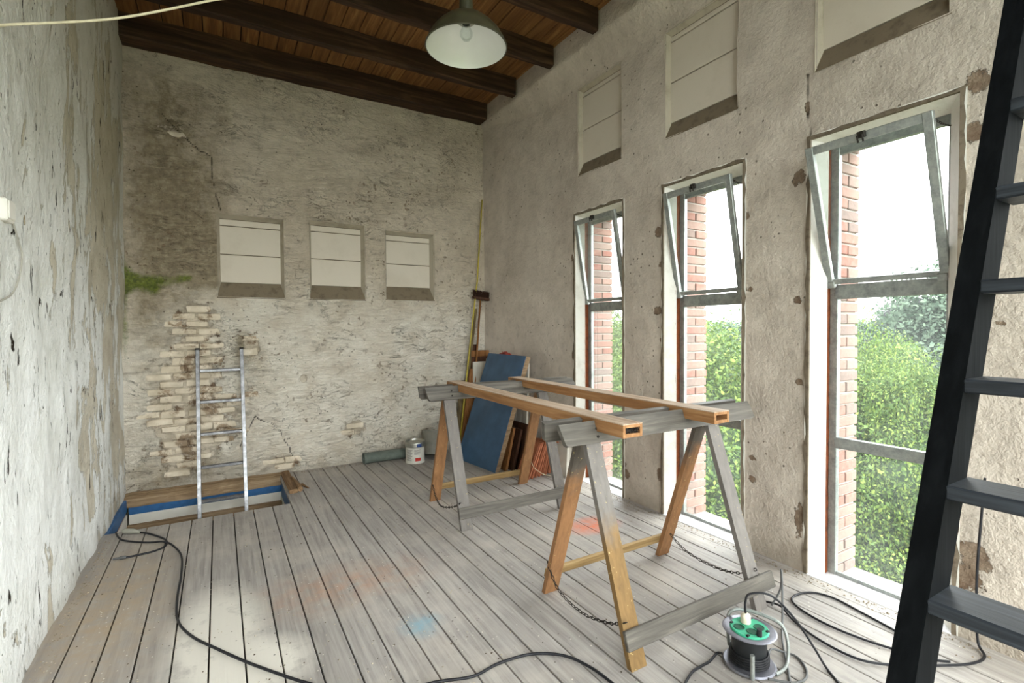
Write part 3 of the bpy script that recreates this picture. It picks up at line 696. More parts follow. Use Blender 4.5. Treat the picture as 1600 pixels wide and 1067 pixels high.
# ------------------------------------------------------------------ CEILING
ceil = struct(G().box(XL-.2, WX+.3, YF-.1, YB+.2, ZC+.035, ZC+.2).out('ceiling', mat_dark))
x = XL-.1
while x < WX+.1:
    w_ = .155+random.uniform(-.012, .012); G().box(x+.004, x+w_-.004, YF, YB+.03, ZC+random.uniform(-.003, .003), ZC+.03, .003).out('board', mat_ceil, ceil); x += w_
for (ya, yb, z0, xe) in ((5.49, 5.74, 4.073, 2.94),)+tuple((y_, y_+.085, 4.076, 2.925) for y_ in (4.775, 4.06, 3.385, 2.68, 1.97, 1.26, .55, -.16, -.87, -1.5)):
    g_ = G(); n_ = 30; vs = []
    for i in range(n_+1):
        x = XL-.12+(xe-.04-XL+.12)*i/n_; q = lambda: random.uniform(-.006, .006)
        vs += [(x, ya+q(), ZC+.002), (x, ya+q(), z0+.012+q()), (x, ya+.01+q(), z0+q()*.6), (x, yb-.01+q(), z0+q()*.6), (x, yb+q(), z0+.012), (x, yb, ZC+.002)]
    g_.add(vs, [(6*i+jj, 6*i+jj+1, 6*i+jj+7, 6*i+jj+6) for i in range(n_) for jj in range(5)]+[tuple(range(6)), tuple(6*n_+q for q in range(6))])
    g_.out('beam', mat_beam, ceil)

# ------------------------------------------------------------------ TRESTLES
TH = math.atan(.34/1.03); LH = 1.03/math.cos(TH)
BARS = [((1.628, 1.675), (1.706, 3.886)), ((2.258, 1.675), (2.305, 3.886))]
def barx(k, y):
    (x0_, y0_), (x1_, y1_) = BARS[k]; return x0_+(x1_-x0_)*(y-y0_)/(y1_-y0_)
def trestle(yc, label, near):
    t = thing('trestle', label, 'trestle', (2.03, yc, 0), 'folding wooden trestles')
    for s in (-1, 1):
        def fn(x, u, v):   # x along the trestle, u up the slope, v outwards
            return (x-2.03, s*(.008+(LH-u)*math.sin(TH)+v*math.cos(TH)), u*math.cos(TH)+v*math.sin(TH))
        legs = ((1.517, 1.607), (2.405, 2.497)) if s < 0 else ((1.553, 1.645), (2.455, 2.548))
        for i, (xa, xb) in enumerate(legs):
            poly = [(-0*math.tan(TH), 0), (LH-.062, 0), (LH-.062, .028), (-.028*math.tan(TH), .028)]
            g_ = G().prism(poly, xa, xb, lambda u, v, x: fn(x, u, v))
            mt = (mat_leg_nf if i == 0 else mat_leg_gr) if (s < 0 and near) else (mat_leg_gr if s < 0 else (mat_leg_or if near else mat_leg_or2))
            o = g_.out('leg', mt, t)
            if s < 0 and near and i == 0: o['label'] = 'front left leg with grey paint worn to ochre wood'
            elif s > 0: o['label'] = 'bare orange brown leg'
        # head board with housings cut for the two bars
        xa, xb = (1.36, 2.79) if s < 0 else (1.345, 2.81)
        top = [(xa, LH-.002)]; yb_ = yc+s*.03
        for k in (0, 1):
            c = barx(k, yb_); top += [(c-.061, LH), (c-.061, LH-.042), (c+.061, LH-.042), (c+.061, LH)]
        top += [(xb-.012, LH-.002), (xb, LH-.02), (xb+(.02 if s < 0 else 0), LH-.095), (xb-.005, LH-.108), (xa+.035, LH-.108), (xa+.022, LH-.098)]
        G().prism(top, .0285, .054, lambda x, u, v: fn(x, u, v)).out('head_board', mat_greyp, t)
        u0, u1 = (.075, .158) if s < 0 else (.085, .14)
        sx = (1.507, 2.585) if s < 0 else (1.56, 2.54)
        so = G().box(sx[0], sx[1], u0, u1, .0285, .05, .003, lambda x, u, v: fn(x, u, v)).out('stretcher', mat_greyp if s < 0 else mat_ochre, t)
        if s > 0: so['label'] = 'ochre rear stretcher'
        b_ = G()
        for (xa, xb) in legs:
            for du in (.03, .07): b_.tube([fn((xa+xb)/2+.015, LH-du-.01, .054), fn((xa+xb)/2+.015, LH-du-.01, .058)], .007, 8)
        b_.out('screw_heads', mat_iron, t)['kind'] = 'stuff'
    for xx in (1.45, 2.62): G().box(xx-2.03-.03, xx-2.03+.03, -.03, .03, .998, 1.008, .002).out('hinge', mat_iron, t)
    if near:
        chain((1.565-2.03, .335, .19), (1.522-2.03, -.345, .205), .1, 'chain', t, .024, mid=[(1.54-2.03, .2, .10), (1.56-2.03, .02, .055), (1.545-2.03, -.2, .12)])
        chain((2.50-2.03, .335, .19), (2.46-2.03, -.345, .205), .1, 'chain', t, .024, mid=[(2.52-2.03, .2, .09), (2.55-2.03, .02, .05), (2.50-2.03, -.2, .11)])
    else:
        chain((1.565-2.03, .335, .19), (1.522-2.03, -.345, .205), .1, 'chain', t, .024, mid=[(1.54-2.03, .2, .10), (1.52-2.03, .02, .07), (1.53-2.03, -.2, .13)])
    return t
trestle(1.945, 'grey and ochre wooden trestle in the foreground beside the cable reel', True)
trestle(3.70, 'grey wooden trestle with orange rear legs farther back beside the blue board', False)

def bar(k, label):
    (xa, ya), (xb, yb) = BARS[k]; L_ = math.hypot(xb-xa, yb-ya)
    t = thing('timber_bar', label, 'timber', (xa, ya, .996), 'hollow timber bars laid across the trestles', -math.atan2(xb-xa, yb-ya))
    W_ = .058
    G().box(-W_-.0005, W_+.0005, 0, L_, .0585, .064, .002).out('top_board', mat_bartop, t)
    G().box(-W_+.0152, W_-.0152, 0.001, L_-.001, .045, .0585, .001).out('upper_board', mat_barwood, t)
    G().box(-W_+.0152, W_-.0152, 0.001, L_, .0, .018, .001).out('bottom_board', mat_barwood, t)
    for s in (-1, 1):
        G().box(min(s*W_, s*(W_-.015)), max(s*W_, s*(W_-.015)), 0.0005, L_-.0005, 0, .0585, .001).out('side_board', mat_barwood, t)
    if k == 0:
        g_ = G(); 
        for q in range(90):
            c = Vector((random.uniform(-.038, .038), random.uniform(.004, .03), random.uniform(.018, .042))); r = random.uniform(.003, .007)
            g_.add([c+Vector(d)*r for d in ((1, 0, 0), (-1, .3, 0), (0, 0, 1), (0, -1, -.6))], [(0, 1, 2), (0, 2, 3), (1, 3, 2), (0, 3, 1)])
        g_.box(-.042, .042, .03, .05, .018, .046); o = g_.out('dirt_filling', simple('black_dirt', srgb(48, 40, 34), .95, var=.5), t); o['kind'] = 'stuff'
    return t
bar(0, 'hollow pine bar across both trestles, nearer the left wall, with dirt packed in its end')
bar(1, 'hollow pine bar across both trestles, nearer the windows, with an empty end')

# ------------------------------------------------------------------ BLACK STAIR LADDER
t = thing('stair_ladder', 'steep black wooden ladder stair with flat treads, standing in front of the largest window', 'ladder', (.95, .476, 0))
SL = 1/2.65
for ya, yb in ((.452, .501), (-.20, -.15)):
    G().prism([(0, 0), (.105, 0), (.105+4.06*SL, 4.06), (4.06*SL, 4.06)], ya-.476, yb-.476, lambda x, z, y: (x, y, z)).out('stringer', mat_black, t)
for k in range(-3, 13):
    z = .916+.2305*k; x = z*SL
    G().box(x-.004, x+.118, -.15-.476, .456-.476, z-.032, z, .004).out('tread', mat_tread, t)

# ------------------------------------------------------------------ ALUMINIUM LADDER
t = thing('aluminium_ladder', 'aluminium ladder rising out of the floor hatch against the back wall', 'ladder', (0, 5.30, 0))
def la(x, z, d=0): return (x, 5.645-.27*(1.32-z)-5.30+d, z)
for xc in (-.181, .190):
    g_ = G(); g_.box(-.016, .016, -.028, .028, 0, 1, .002, lambda x, y, z: (xc+x, la(0, -1.9+3.22*z)[1]+y, -1.9+3.22*z)); g_.out('rail', mat_alu, t)
    G().box(xc-.018, xc+.018, la(0, 1.32)[1]-.03, la(0, 1.32)[1]+.030, 1.30, 1.33, .004).out('end_cap', mat_iron, t)
for k in range(11):
    z = 1.115-.2905*k; y = la(0, z)[1]
    G().box(-.165, .175, y-.02, y+.014, z-.014, z+.014, .004).out('rung', mat_alu, t)

# ------------------------------------------------------------------ PENDANT LAMP
t = thing('pendant_lamp', 'enamelled pendant lamp, white inside and dark outside, hanging below the beams', 'lamp', (1.167, 2.44, 3.0))
prof = [(.216, 0), (.205, .03), (.185, .065), (.155, .10), (.115, .135), (.075, .158), (.036, .172)]
g_ = G().lathe(prof, 48); autosmooth(g_.out('shade', mat_shade_out, t))
g_ = G().lathe([(r-.004, z-.003) for r, z in prof], 48); autosmooth(g_.out('inner_enamel', mat_enamel, t))
g_ = G().lathe([(.213, -.003), (.219, 0), (.217, .005), (.212, .002)], 48, close=True); g_.out('rim', mat_shade_out, t)
g_ = G().lathe([(.0, .20), (.034, .168), (.037, .20), (.033, .30), (.03, .40), (.012, .42), (.01, 1.262)], 24); autosmooth(g_.out('stem', mat_shade_out, t))
g_ = G().lathe([(.001, .15), (.05, .15), (.05, .135), (.03, .12), (.02, .12)], 24); g_.out('lamp_holder', mat_plug, t)
g_ = G().lathe([(.001, .035), (.02, .04), (.033, .06), (.034, .078), (.022, .105), (.016, .125)], 24); g_.out('bulb', mat_bulb, t, True)
G().box(-.05, .05, -.05, .05, 1.245, 1.272, .005).out('ceiling_plate', mat_shade_out, t)

tag(G().tube(smoothpath([(-.728, 2.2, 2.40), (-.722, 2.736, 2.706), (-.36, 2.80, 2.878), (.012, 2.875, 3.12), (.26, 2.92, 3.27), (.45, 2.90, 3.6), (.5, 2.90, 4.26)], 10), .0055, 8).out('cream_cable', mat_cream, None, True), 'cream cable stretched from the left wall up to the beams', 'cable')
t = G().tube(smoothpath([(-.745, 2.70, 2.10), (-.738, 2.751, 2.056), (-.735, 2.829, 1.996), (-.733, 2.917, 1.892), (-.733, 2.959, 1.829), (-.735, 2.917, 1.728), (-.735, 2.819, 1.653), (-.74, 2.66, 1.61)], 8), .0035, 6).out('wall_cable', simple('pale_grey_cable', srgb(168, 164, 152), .6), None, True)
tag(t, 'thin grey cable looping down the left wall below the junction box', 'cable')
t = thing('junction_box', 'small white junction box on the left wall', 'junction box', (-.745, 2.752, 1.985))
G().box(-.03, .035, -.045, .045, -.045, .045, .006).out('box_body', mat_white, t); G().box(.035, .04, -.036, .036, -.036, .036, .003).out('cover', mat_white, t)

# ------------------------------------------------------------------ CORNER PILE
# blue board
t = thing('blue_board', 'large blue painted board leaning against the window wall behind the far trestle', 'board', (2.4, 4.9, 0))
c4 = [(2.345, 5.26, 0), (2.438, 4.51, 0), (2.79, 4.45, 1.205), (2.785, 5.285, 1.205)]
def slab(c4, off0, off1, base): return [(x+off0[0]-base[0], y+off0[1]-base[1], z+off0[2]-base[2]) for x, y, z in c4]+[(x+off1[0]-base[0], y+off1[1]-base[1], max(0, z+off1[2])-base[2]) for x, y, z in c4]
FS = [(0, 1, 2, 3), (4, 5, 6, 7), (0, 1, 5, 4), (1, 2, 6, 5), (2, 3, 7, 6), (3, 0, 4, 7)]
G().add(slab(c4, (0, 0, 0), (.006, 0, -.002), (2.4, 4.9, 0)), FS).out('blue_face', mat_blue, t)
G().add(slab(c4, (.006, 0, -.002), (.062, .006, -.018), (2.4, 4.9, 0)), FS).out('core', mat_rawwood, t)
# white grooved panel behind
t = thing('grooved_panel', 'off-white grooved panel standing behind the blue board', 'panel', (2.85, 5.0, 0))
for i in range(9):
    ya = 4.56+i*.112; G().box(0, .02, ya-5.0, ya-5.0+.106, 0, 1.12, .004, lambda x, y, z: (x-.01+z*.045, y, z)).out('slat', mat_whitep, t)
G().box(.021, .03, 4.57-5, 5.55-5, .05, 1.08, 0, lambda x, y, z: (x-.01+z*.045, y, z)).out('backing', mat_rawwood, t)
tag(G().box(2.69, 2.955, 5.51, 5.53, 0, 1.09, .003).out('white_board', mat_whitep), 'plain off-white board upright in the corner left of the blue board', 'board')
t = thing('brown_panel', 'brown wooden panel upright in the corner behind the white panel', 'panel', (2.8, 5.6, 0))
G().box(-.13, .12, -.02, .02, 0, 1.20, .004, lambda x, y, z: (x+z*.03, y+z*.02, z)).out('board', mat_brownb, t)
G().box(-.13, .12, -.035, -.005, 1.15, 1.225, .004, lambda x, y, z: (x+z*.03, y+z*.02, z)).out('top_rail', mat_plank, t)
# cloth over the top
g_ = G(); n1, n2 = 16, 14; vs = []
for i in range(n1):
    for jj in range(n2):
        u, v = i/(n1-1), jj/(n2-1); hh = 1.145+.075*math.sin(u*math.pi)*math.sin(v*math.pi)**.6+random.uniform(-.014, .014)
        vs.append((2.855+.12*v+random.uniform(-.006, .006), 4.92+.36*u+random.uniform(-.01, .01), hh if 0 < jj < n2-1 else 1.128))
g_.add(vs, [(i*n2+jj, (i+1)*n2+jj, (i+1)*n2+jj+1, i*n2+jj+1) for i in range(n1-1) for jj in range(n2-1)])
tag(g_.out('red_cloth', mat_red), 'crumpled red cloth on top of the boards by the window wall', 'cloth')
# planks and poles
def lean(name, x0_, y0_, x1_, y1_, z1, wx, wy, mat, label, cat, group=None, b=.003):
    t = G().box(-wx/2, wx/2, -wy/2, wy/2, 0, 1, b, lambda x, y, z: (x+(x1_-x0_)*z, y+(y1_-y0_)*z, z*z1)).out(name, mat); t.location = (x0_, y0_, 0); return tag(t, label, cat, group)
lean('plank', 2.50, 5.40, 2.72, 5.56, 1.0, .11, .025, mat_plank, 'short brown plank leaning in the corner beside the blue board', 'plank', 'planks in the corner')
lean('plank', 2.44, 5.47, 2.60, 5.60, .86, .09, .022, mat_olive, 'shortest olive brown plank leaning left of the other corner planks', 'plank', 'planks in the corner')
lean('batten', 2.52, 5.50, 2.77, 5.63, 1.30, .075, .035, mat_brownb, 'dark brown batten leaning below the broom head', 'batten')
lean('grey_strip', 2.50, 5.52, 2.80, 5.645, 1.75, .032, .02, mat_olive, 'thin grey brown strip between the yellow tube and broom handle', 'batten')  # narrow grey-brown box filling the strip beside the yellow tube
g_ = G().tube([(2.455, 5.45, 0), (2.66, 5.56, 1.2), (2.80, 5.60, 2.1), (2.885, 5.615, 3.12)], .010, 8); tag(g_.out('yellow_tube', mat_yellow, None, True), 'long thin yellow tube standing in the far corner', 'tube')
t = thing('broom', 'upside-down broom with brown bristles leaning in the far corner', 'broom', (2.62, 5.42, 0))
G().tube([(0, 0, 0), (.085, .09, .75), (.215, .17, 1.86)], .012, 8).out('handle', mat_plank, t, True)
G().box(-.11, .11, -.028, .028, 0, .035, .006, lambda x, y, z: (x+.225, y+.17, z+1.86-x*.12)).out('head', mat_brownb, t)
g_ = G()
for q in range(420):
    x, y = random.uniform(-.1, .1), random.uniform(-.024, .024); l = random.uniform(.06, .085); z = 1.893-x*.12
    a = Vector((x+.225, y+.17, z)); b = a+Vector((x*.12+random.uniform(-.008, .008), random.uniform(-.012, .012), l)); s_ = Vector((.0028, .0015, 0))
    g_.add([a-s_, a+s_, b+s_*.6, b-s_*.6], [(0, 1, 2, 3)])
g_.out('bristles', mat_bristle, t)['kind'] = 'stuff'
# dark boards standing right of the blue board
for i, (x_, y_, hh, w_, lb) in enumerate(((2.56, 4.50, .44, .40, 'nearest to the blue board'), (2.625, 4.46, .42, .36, 'middle one of three beside the blue board'), (2.69, 4.43, .47, .38, 'nearest to the terracotta tiles'))):
    t = G().box(0, .028, 0, w_, 0, 1, .003, lambda x, y, z: (x+.12*z, y+.03*z, z*hh)).out('dark_board', mat_brownb if i != 0 else mat_plank); t.location = (x_, y_, 0)
    tag(t, 'low dark brown board on edge, '+lb, 'board', 'dark boards beside the blue board')
# terracotta tiles
ordn = ['leftmost', 'second from the left', 'third from the left', 'fourth from the left', 'fifth from the left', 'sixth from the left', 'seventh from the left', 'rightmost']
for i in range(8):
    x_ = 2.60+i*.05+random.uniform(-.003, .003); rz = random.uniform(-.05, .05); hh = .345-.004*i+random.uniform(-.012, .012)
    ln_ = .15-.012*i+random.uniform(-.01, .01)
    t = thing('terracotta_tile', 'terracotta tile in the leaning row by the wall, '+ordn[i], 'tile', (x_, 4.12+.012*i, 0), 'terracotta tiles leaning by the window wall', rz)
    q = lambda: random.uniform(-.003, .003)
    G().box(0, .016, 0, .25, 0, 1, .004, lambda x, y, z: (x+ln_*z+q(), y+q(), z*hh+q()*(z > .5))).out('slab', mat_terra, t)
    for yy in (.01, .225): G().box(-.009, .001, yy, yy+.016, .02, .98, .003, lambda x, y, z: (x+ln_*z, y, z*hh)).out('rim_ridge', mat_terra, t)
tag(G().tube(smoothpath([(2.615, 4.10, .21), (2.66, 4.095, .12), (2.76, 4.09, .045), (2.85, 4.085, .012)], 6), .0025, 5).out('string', mat_cream, None, True), 'pale string hanging down over the terracotta tiles', 'string')
t = G().box(-.04, .02, 0, .42, 0, 1, .004, lambda x, y, z: (x+.02*z, y, z*.30)).out('beige_board', mat_whitep); t.location = (3.0, 3.98, 0) ; tag(t, 'small beige board on edge between the tiles and the window', 'board')

# pipe
t = thing('plastic_pipe', 'grey green plastic pipe lying along the foot of the back wall', 'pipe', (1.36, 5.585, .062))
Rx = Matrix.Rotation(math.radians(90), 3, 'Y')
autosmooth(G().lathe([(.056, 0), (.062, 0), (.062, .06), (.058, .065), (.058, .95), (.052, .95), (.052, .0)], 28, R=Rx, close=True).out('pipe_body', mat_pvc, t))
# paint can
t = thing('paint_can', 'dented paint can with paper label beside the pipe end', 'paint can', (1.885, 5.375, 0), None, math.radians(-160))
autosmooth(G().lathe([(.0, .004), (.104, .004), (.108, .0), (.108, .008), (.105, .012), (.105, .17), (.108, .178)], 40).out('body', mat_label, t))
autosmooth(G().lathe([(.108, .178), (.112, .182), (.112, .225), (.108, .232), (.110, .238), (.103, .24), (.100, .226), (.0, .222)], 40).out('lid_band', mat_tin, t))
autosmooth(G().lathe([(.113, .186), (.1135, .186), (.1135, .222), (.113, .222)], 40).out('tin_ring', mat_tin, t))
def patch(a0, a1, z0, z1, r, name, mat):
    n_ = 8; vs = []
    for i in range(n_+1):
        a = a0+(a1-a0)*i/n_
        vs += [(r*math.cos(a), r*math.sin(a), z0), (r*math.cos(a), r*math.sin(a), z1)]
    G().add(vs, [(2*i, 2*i+2, 2*i+3, 2*i+1) for i in range(n_)]).out(name, mat, t)
A0 = math.radians(43)  # direction towards the camera in the can's own turn
for i in range(11): patch(A0-.9, A0-.15-.08*(i % 3), .15-.0115*i, .1545-.0115*i, .1056, 'text_line', mat_print)
for i in range(5): patch(A0+.05, A0+.75-.1*(i % 2), .15-.0115*i, .1545-.0115*i, .1056, 'text_line', mat_print)
patch(A0+.15, A0+.75, .03, .066, .1057, 'red_label', mat_redprint); patch(A0+.3, A0+.8, .186, .222, .1137, 'blue_mark', mat_blueprint)
t = thing('bucket', 'dusty grey bucket tipped against the back wall behind the far trestle', 'bucket', (2.12, 5.46, .0))
Rb = Matrix.Rotation(math.radians(-14), 3, 'X') @ Matrix.Rotation(math.radians(10), 3, 'Y')
autosmooth(G().lathe([(.0, .03), (.10, .03), (.135, .29), (.142, .292), (.142, .305), (.131, .30), (.098, .04), (.0, .038)], 32, R=Rb).out('bucket_body', mat_bucket, t))
g_ = G(); g_.lathe([(.001, .2), (.118, .2)], 20, R=Rb); g_.out('dark_disc', mat_chip, t)  # flat dark disc across the inside of the bucket

# ------------------------------------------------------------------ CABLE REEL
t = thing('cable_reel', 'black cable reel with green socket top on the floor in front of the near trestle', 'cable reel', (2.0, 1.34, 0))
autosmooth(G().lathe([(0, .012), (.104, .008), (.110, .010), (.104, .016), (0, .018)], 48).out('lower_flange', mat_reelflange, t))
autosmooth(G().lathe([(.07, .018), (.072, .05), (.072, .152)], 40).out('drum', mat_reelbody, t))
autosmooth(G().lathe([(.06, .152), (.104, .155), (.111, .160), (.104, .163), (.06, .161)], 48).out('upper_flange', mat_reelflange, t))
autosmooth(G().lathe([(0, .170), (.076, .170), (.080, .166), (.080, .160)], 40).out('socket_plate', mat_green, t))
for a, cx_, cy_ in ((100, .018, .030), (215, -.039, .023), (330, .032, -.025)):
    if a == 100:
        Rt = Matrix.Rotation(math.radians(0), 3, 'X')
        g_ = G().lathe([(0, .171), (.022, .171), (.022, .2), (.016, .208), (.008, .212), (0, .213)], 16, c=(cx_, cy_, 0)); autosmooth(g_.out('plug', mat_plugw, t))
    else:
        G().lathe([(0, .1715), (.020, .1715), (.0215, .1735), (.023, .171), (.023, .169)], 24, c=(cx_, cy_, 0)).out('socket', mat_greend, t)
G().lathe([(0, .1715), (.020, .1715), (.0215, .1735), (.023, .171), (.023, .169)], 24, c=(-.022, -.028, 0)).out('socket', mat_greend, t)
for a in (30, 120, 210, 300):
    c_, s_ = math.cos(math.radians(a)), math.sin(math.radians(a)); G().box(.072*c_-.008, .072*c_+.008, .072*s_-.006, .072*s_+.006, .165, .175, .002).out('clip', mat_reelbody, t)
G().lathe([(0, .2), (.011, .2), (.012, .16)], 14, c=(-.022, -.062, 0)).out('winding_knob', mat_reelbody, t)
autosmooth(G().tube(smoothpath([(.02, .115, .02), (.012, .118, .12), (.03, .115, .175), (.08, .08, .185), (.125, .0, .18), (.148, -.06, .16), (.150, -.085, .10), (.135, -.095, .03), (.09, -.105, .010), (.03, -.105, .008)], 6), .0075, 10).out('carrying_frame', mat_galv, t), 60)
autosmooth(G().tube([(-.084, -.072, .008), (-.088, -.074, .115)], .009, 12).out('frame_foot', mat_galv, t), 60)
g_ = G()
for k in range(5): g_.lathe([(.077+.006*math.cos(q), .026+.010*k+.006*math.sin(q)) for q in (0, 1.57, 3.14, 4.71)], 30, close=True)
g_.out('wound_cable', mat_cable, t, True)

# ------------------------------------------------------------------ CABLES ON THE FLOOR
def cable(pts, name, label, mat=mat_cable, r=.0055, z=None):
    z = r+.002 if z is None else z
    P_ = [(p[0], p[1], p[2] if len(p) > 2 else z) for p in pts]
    return tag(G().tube(smoothpath(P_, 7), r, 8).out(name, mat, None, True), label, 'cable')
cable([(-.686, 4.629), (-.643, 4.485), (-.585, 4.399), (-.465, 4.301), (-.35, 4.206, .02), (-.278, 4.068), (-.239, 3.889), (-.227, 3.605), (-.229, 3.312), (-.211, 3.053), (-.142, 2.856), (-.034, 2.678), (.078, 2.506), (.183, 2.361), (.282, 2.233), (.42, 2.08), (.58, 1.98), (.758, 1.946), (.909, 1.896), (1.048, 1.911), (1.204, 1.889), (1.324, 1.806), (1.377, 1.689), (1.394, 1.563), (1.40, 1.40)], 'floor_cable', 'long dark cable winding over the boards from the hatch past the trestle', mat_cable, .0062)
t = thing('extension_lead', 'short black lead with grey socket and plug lying beside the floor hatch', 'cable', (-.5, 4.3, 0))
P_ = [(-.575, 4.561), (-.506, 4.519), (-.418, 4.399), (-.351, 4.268), (-.35, 4.158), (-.409, 4.102), (-.495, 4.088), (-.559, 4.083)]
G().tube(smoothpath([(a+.5, b-4.3, .009) for a, b in P_], 7), .0065, 8).out('lead', mat_cable, t, True)
autosmooth(G().tube([(-.64+.5, 4.60-4.3, .02), (-.625+.5, 4.592-4.3, .02), (-.58+.5, 4.567-4.3, .02), (-.55+.5, 4.548-4.3, .017), (-.53+.5, 4.535-4.3, .012)], [.014, .019, .019, .013, .009], 12).out('socket_end', mat_plug, t))
autosmooth(G().tube([(-.555+.5, 4.083-4.3, .012), (-.585+.5, 4.086-4.3, .012), (-.592+.5, 4.087-4.3, .012), (-.625+.5, 4.09-4.3, .012)], [.01, .012, .007, .007], 10).out('plug_end', mat_cablegrey, t))
cable([(1.935, 1.43, .022), (1.93, 1.452, .012), (1.86, 1.437), (1.798, 1.435), (1.72, 1.425), (1.60, 1.36), (1.5, 1.2)], 'reel_cable', 'black cable leaving the left side of the reel towards the frame edge')
cable([(2.018, 1.37, .205), (2.018, 1.372, .26), (2.035, 1.36, .30), (2.10, 1.30, .30), (2.18, 1.24, .20), (2.24, 1.19, .08), (2.26, 1.15, .010), (2.19, 1.05), (2.10, .95)], 'plugged_cable', 'black cable arching up out of the plug in the green reel top', mat_cable, .005)
cable([(2.52, 1.56, .008), (2.56, 1.535, .10), (2.555, 1.53, .205), (2.50, 1.49, .14), (2.42, 1.44, .03), (2.286, 1.361, .012), (2.105, 1.226, .008), (2.03, 1.17), (1.93, 1.07)], 'hanging_cable', 'grey cable hanging over the right end of the near stretcher', mat_cablegrey, .005)
cable([(2.08, 1.30, .03), (2.14, 1.325, .03), (2.194, 1.305, .012), (2.222, 1.254), (2.178, 1.19), (2.12, 1.158), (2.065, 1.16), (2.02, 1.19), (1.975, 1.235, .010)], 'looped_cable', 'grey cable making a small loop right of the reel', mat_cablegrey, .005)
cable([(2.53, 1.60), (2.535, 1.52, .02), (2.486, 1.422), (2.436, 1.27), (2.441, 1.107), (2.538, .999), (2.70, .90), (2.83, .835), (2.94, .82), (3.0, .86, .03), (3.008, .87, .16), (3.01, .87, .4), (3.01, .85, .8)], 'wall_foot_cable', 'black cable sweeping under the black ladder and up the wall')
cable([(2.80, .95), (2.799, 1.052), (2.827, 1.128), (2.858, 1.284), (2.88, 1.436), (2.829, 1.529), (2.713, 1.552), (2.643, 1.512), (2.605, 1.417), (2.595, 1.293), (2.618, 1.161), (2.66, 1.048), (2.709, .945), (2.75, .88, .018)], 'oval_cable', 'black cable lying in a long oval loop before the largest window')

# ------------------------------------------------------------------ CRUMBS
def crumbs(n, gen, name, label, mat, rmin, rmax):
    g_ = G()
    for i in range(n):
        x_, y_ = gen(); r = random.uniform(rmin, rmax)
        g_.add([(x_+r*a*random.uniform(.6, 1.3), y_+r*b*random.uniform(.6, 1.3), .0005+r*c*.6) for a, b, c in ((1, 0, 0), (-.6, .9, 0), (-.6, -.9, 0), (0, 0, 1))], [(0, 1, 3), (1, 2, 3), (2, 0, 3), (0, 1, 2)])
    o = g_.out(name, mat); tag(o, label, 'debris'); o['kind'] = 'stuff'
def gA():
    while True:
        x_ = random.triangular(-.72, 3.0, -.3); y_ = random.uniform(1.2, 5.55)
        if not (x_ < .56 and y_ > 4.6): return x_, y_
crumbs(900, gA, 'pale_crumbs', 'pale plaster crumbs scattered over the floorboards', mat_dust, .002, .006)
crumbs(380, gA, 'dark_crumbs', 'dark bits of dirt scattered over the floorboards', mat_chip, .002, .0065)
def gB():
    t_ = random.random(); k_ = random.choice((0, 1, 2, 2))
    if k_ == 0: return (-.73+abs(random.gauss(0, .03)), random.uniform(1.5, 4.5))
    if k_ == 1: return (random.uniform(.65, 2.9), 5.63-abs(random.gauss(0, .04)))
    return (3.02-abs(random.gauss(0, .05)), random.uniform(.8, 4.2))
crumbs(1100, gB, 'wall_foot_rubble', 'crumbled plaster lying along the feet of the walls', simple('grey_rubble', srgb(140, 126, 106), .95, var=.5, scale=60), .002, .008)

# ------------------------------------------------------------------ OUTSIDE
def gmat(name, a, b, c=None):
    m = M(name, .95, .1); return m.done(m.ramp(m.noise(m.pos(), .25, 6, .7), (.35, a), (.65, b)))
GZ = -10.5
struct(G().box(-60, 400, -250, 400, GZ-.5, GZ).out('ground', gmat('grass_ground', (.03, .05, .015), (.06, .085, .025))))
struct(G().box(14, 44, -60, 90, GZ, GZ+.05).out('paved_street', gmat('street_paving', (.10, .10, .10), (.16, .155, .15))))
def leafmat(name, stops):
    m = M(name, .7, .2); g_ = m.n('ShaderNodeNewGeometry'); r = g_.outputs['Random Per Island']
    n_ = m.noise(m.obj(), .5, 4); k_ = m.math('ADD', m.math('MULTIPLY', r, .6), m.math('MULTIPLY', n_, .5))
    c = m.ramp(k_, *stops); m.done(c)
    tr = m.n('ShaderNodeBsdfTranslucent'); m.lk(c, tr.inputs[0]); mx = m.n('ShaderNodeMixShader'); mx.inputs[0].default_value = .3
    m.lk(m.b.outputs[0], mx.inputs[1]); m.lk(tr.outputs[0], mx.inputs[2]); m.lk(mx.outputs[0], m.out.inputs[0]); return m.m
mat_leaf = leafmat('fresh_green_leaf', ((.2, (.02, .04, .01)), (.55, (.055, .095, .02)), (.9, (.13, .165, .03))))
mat_leaf2 = leafmat('hazy_blue_green_leaf', ((.2, (.03, .05, .035)), (.55, (.055, .08, .055)), (.9, (.085, .12, .08))))  # bluish distance haze of the far trees put into the leaf colour
mat_leaf3 = leafmat('purple_leaf', ((.2, (.03, .027, .035)), (.55, (.05, .045, .055)), (.9, (.075, .06, .07))))
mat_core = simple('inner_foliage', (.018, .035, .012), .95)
mat_bark = simple('bark', (.05, .04, .03), .95)
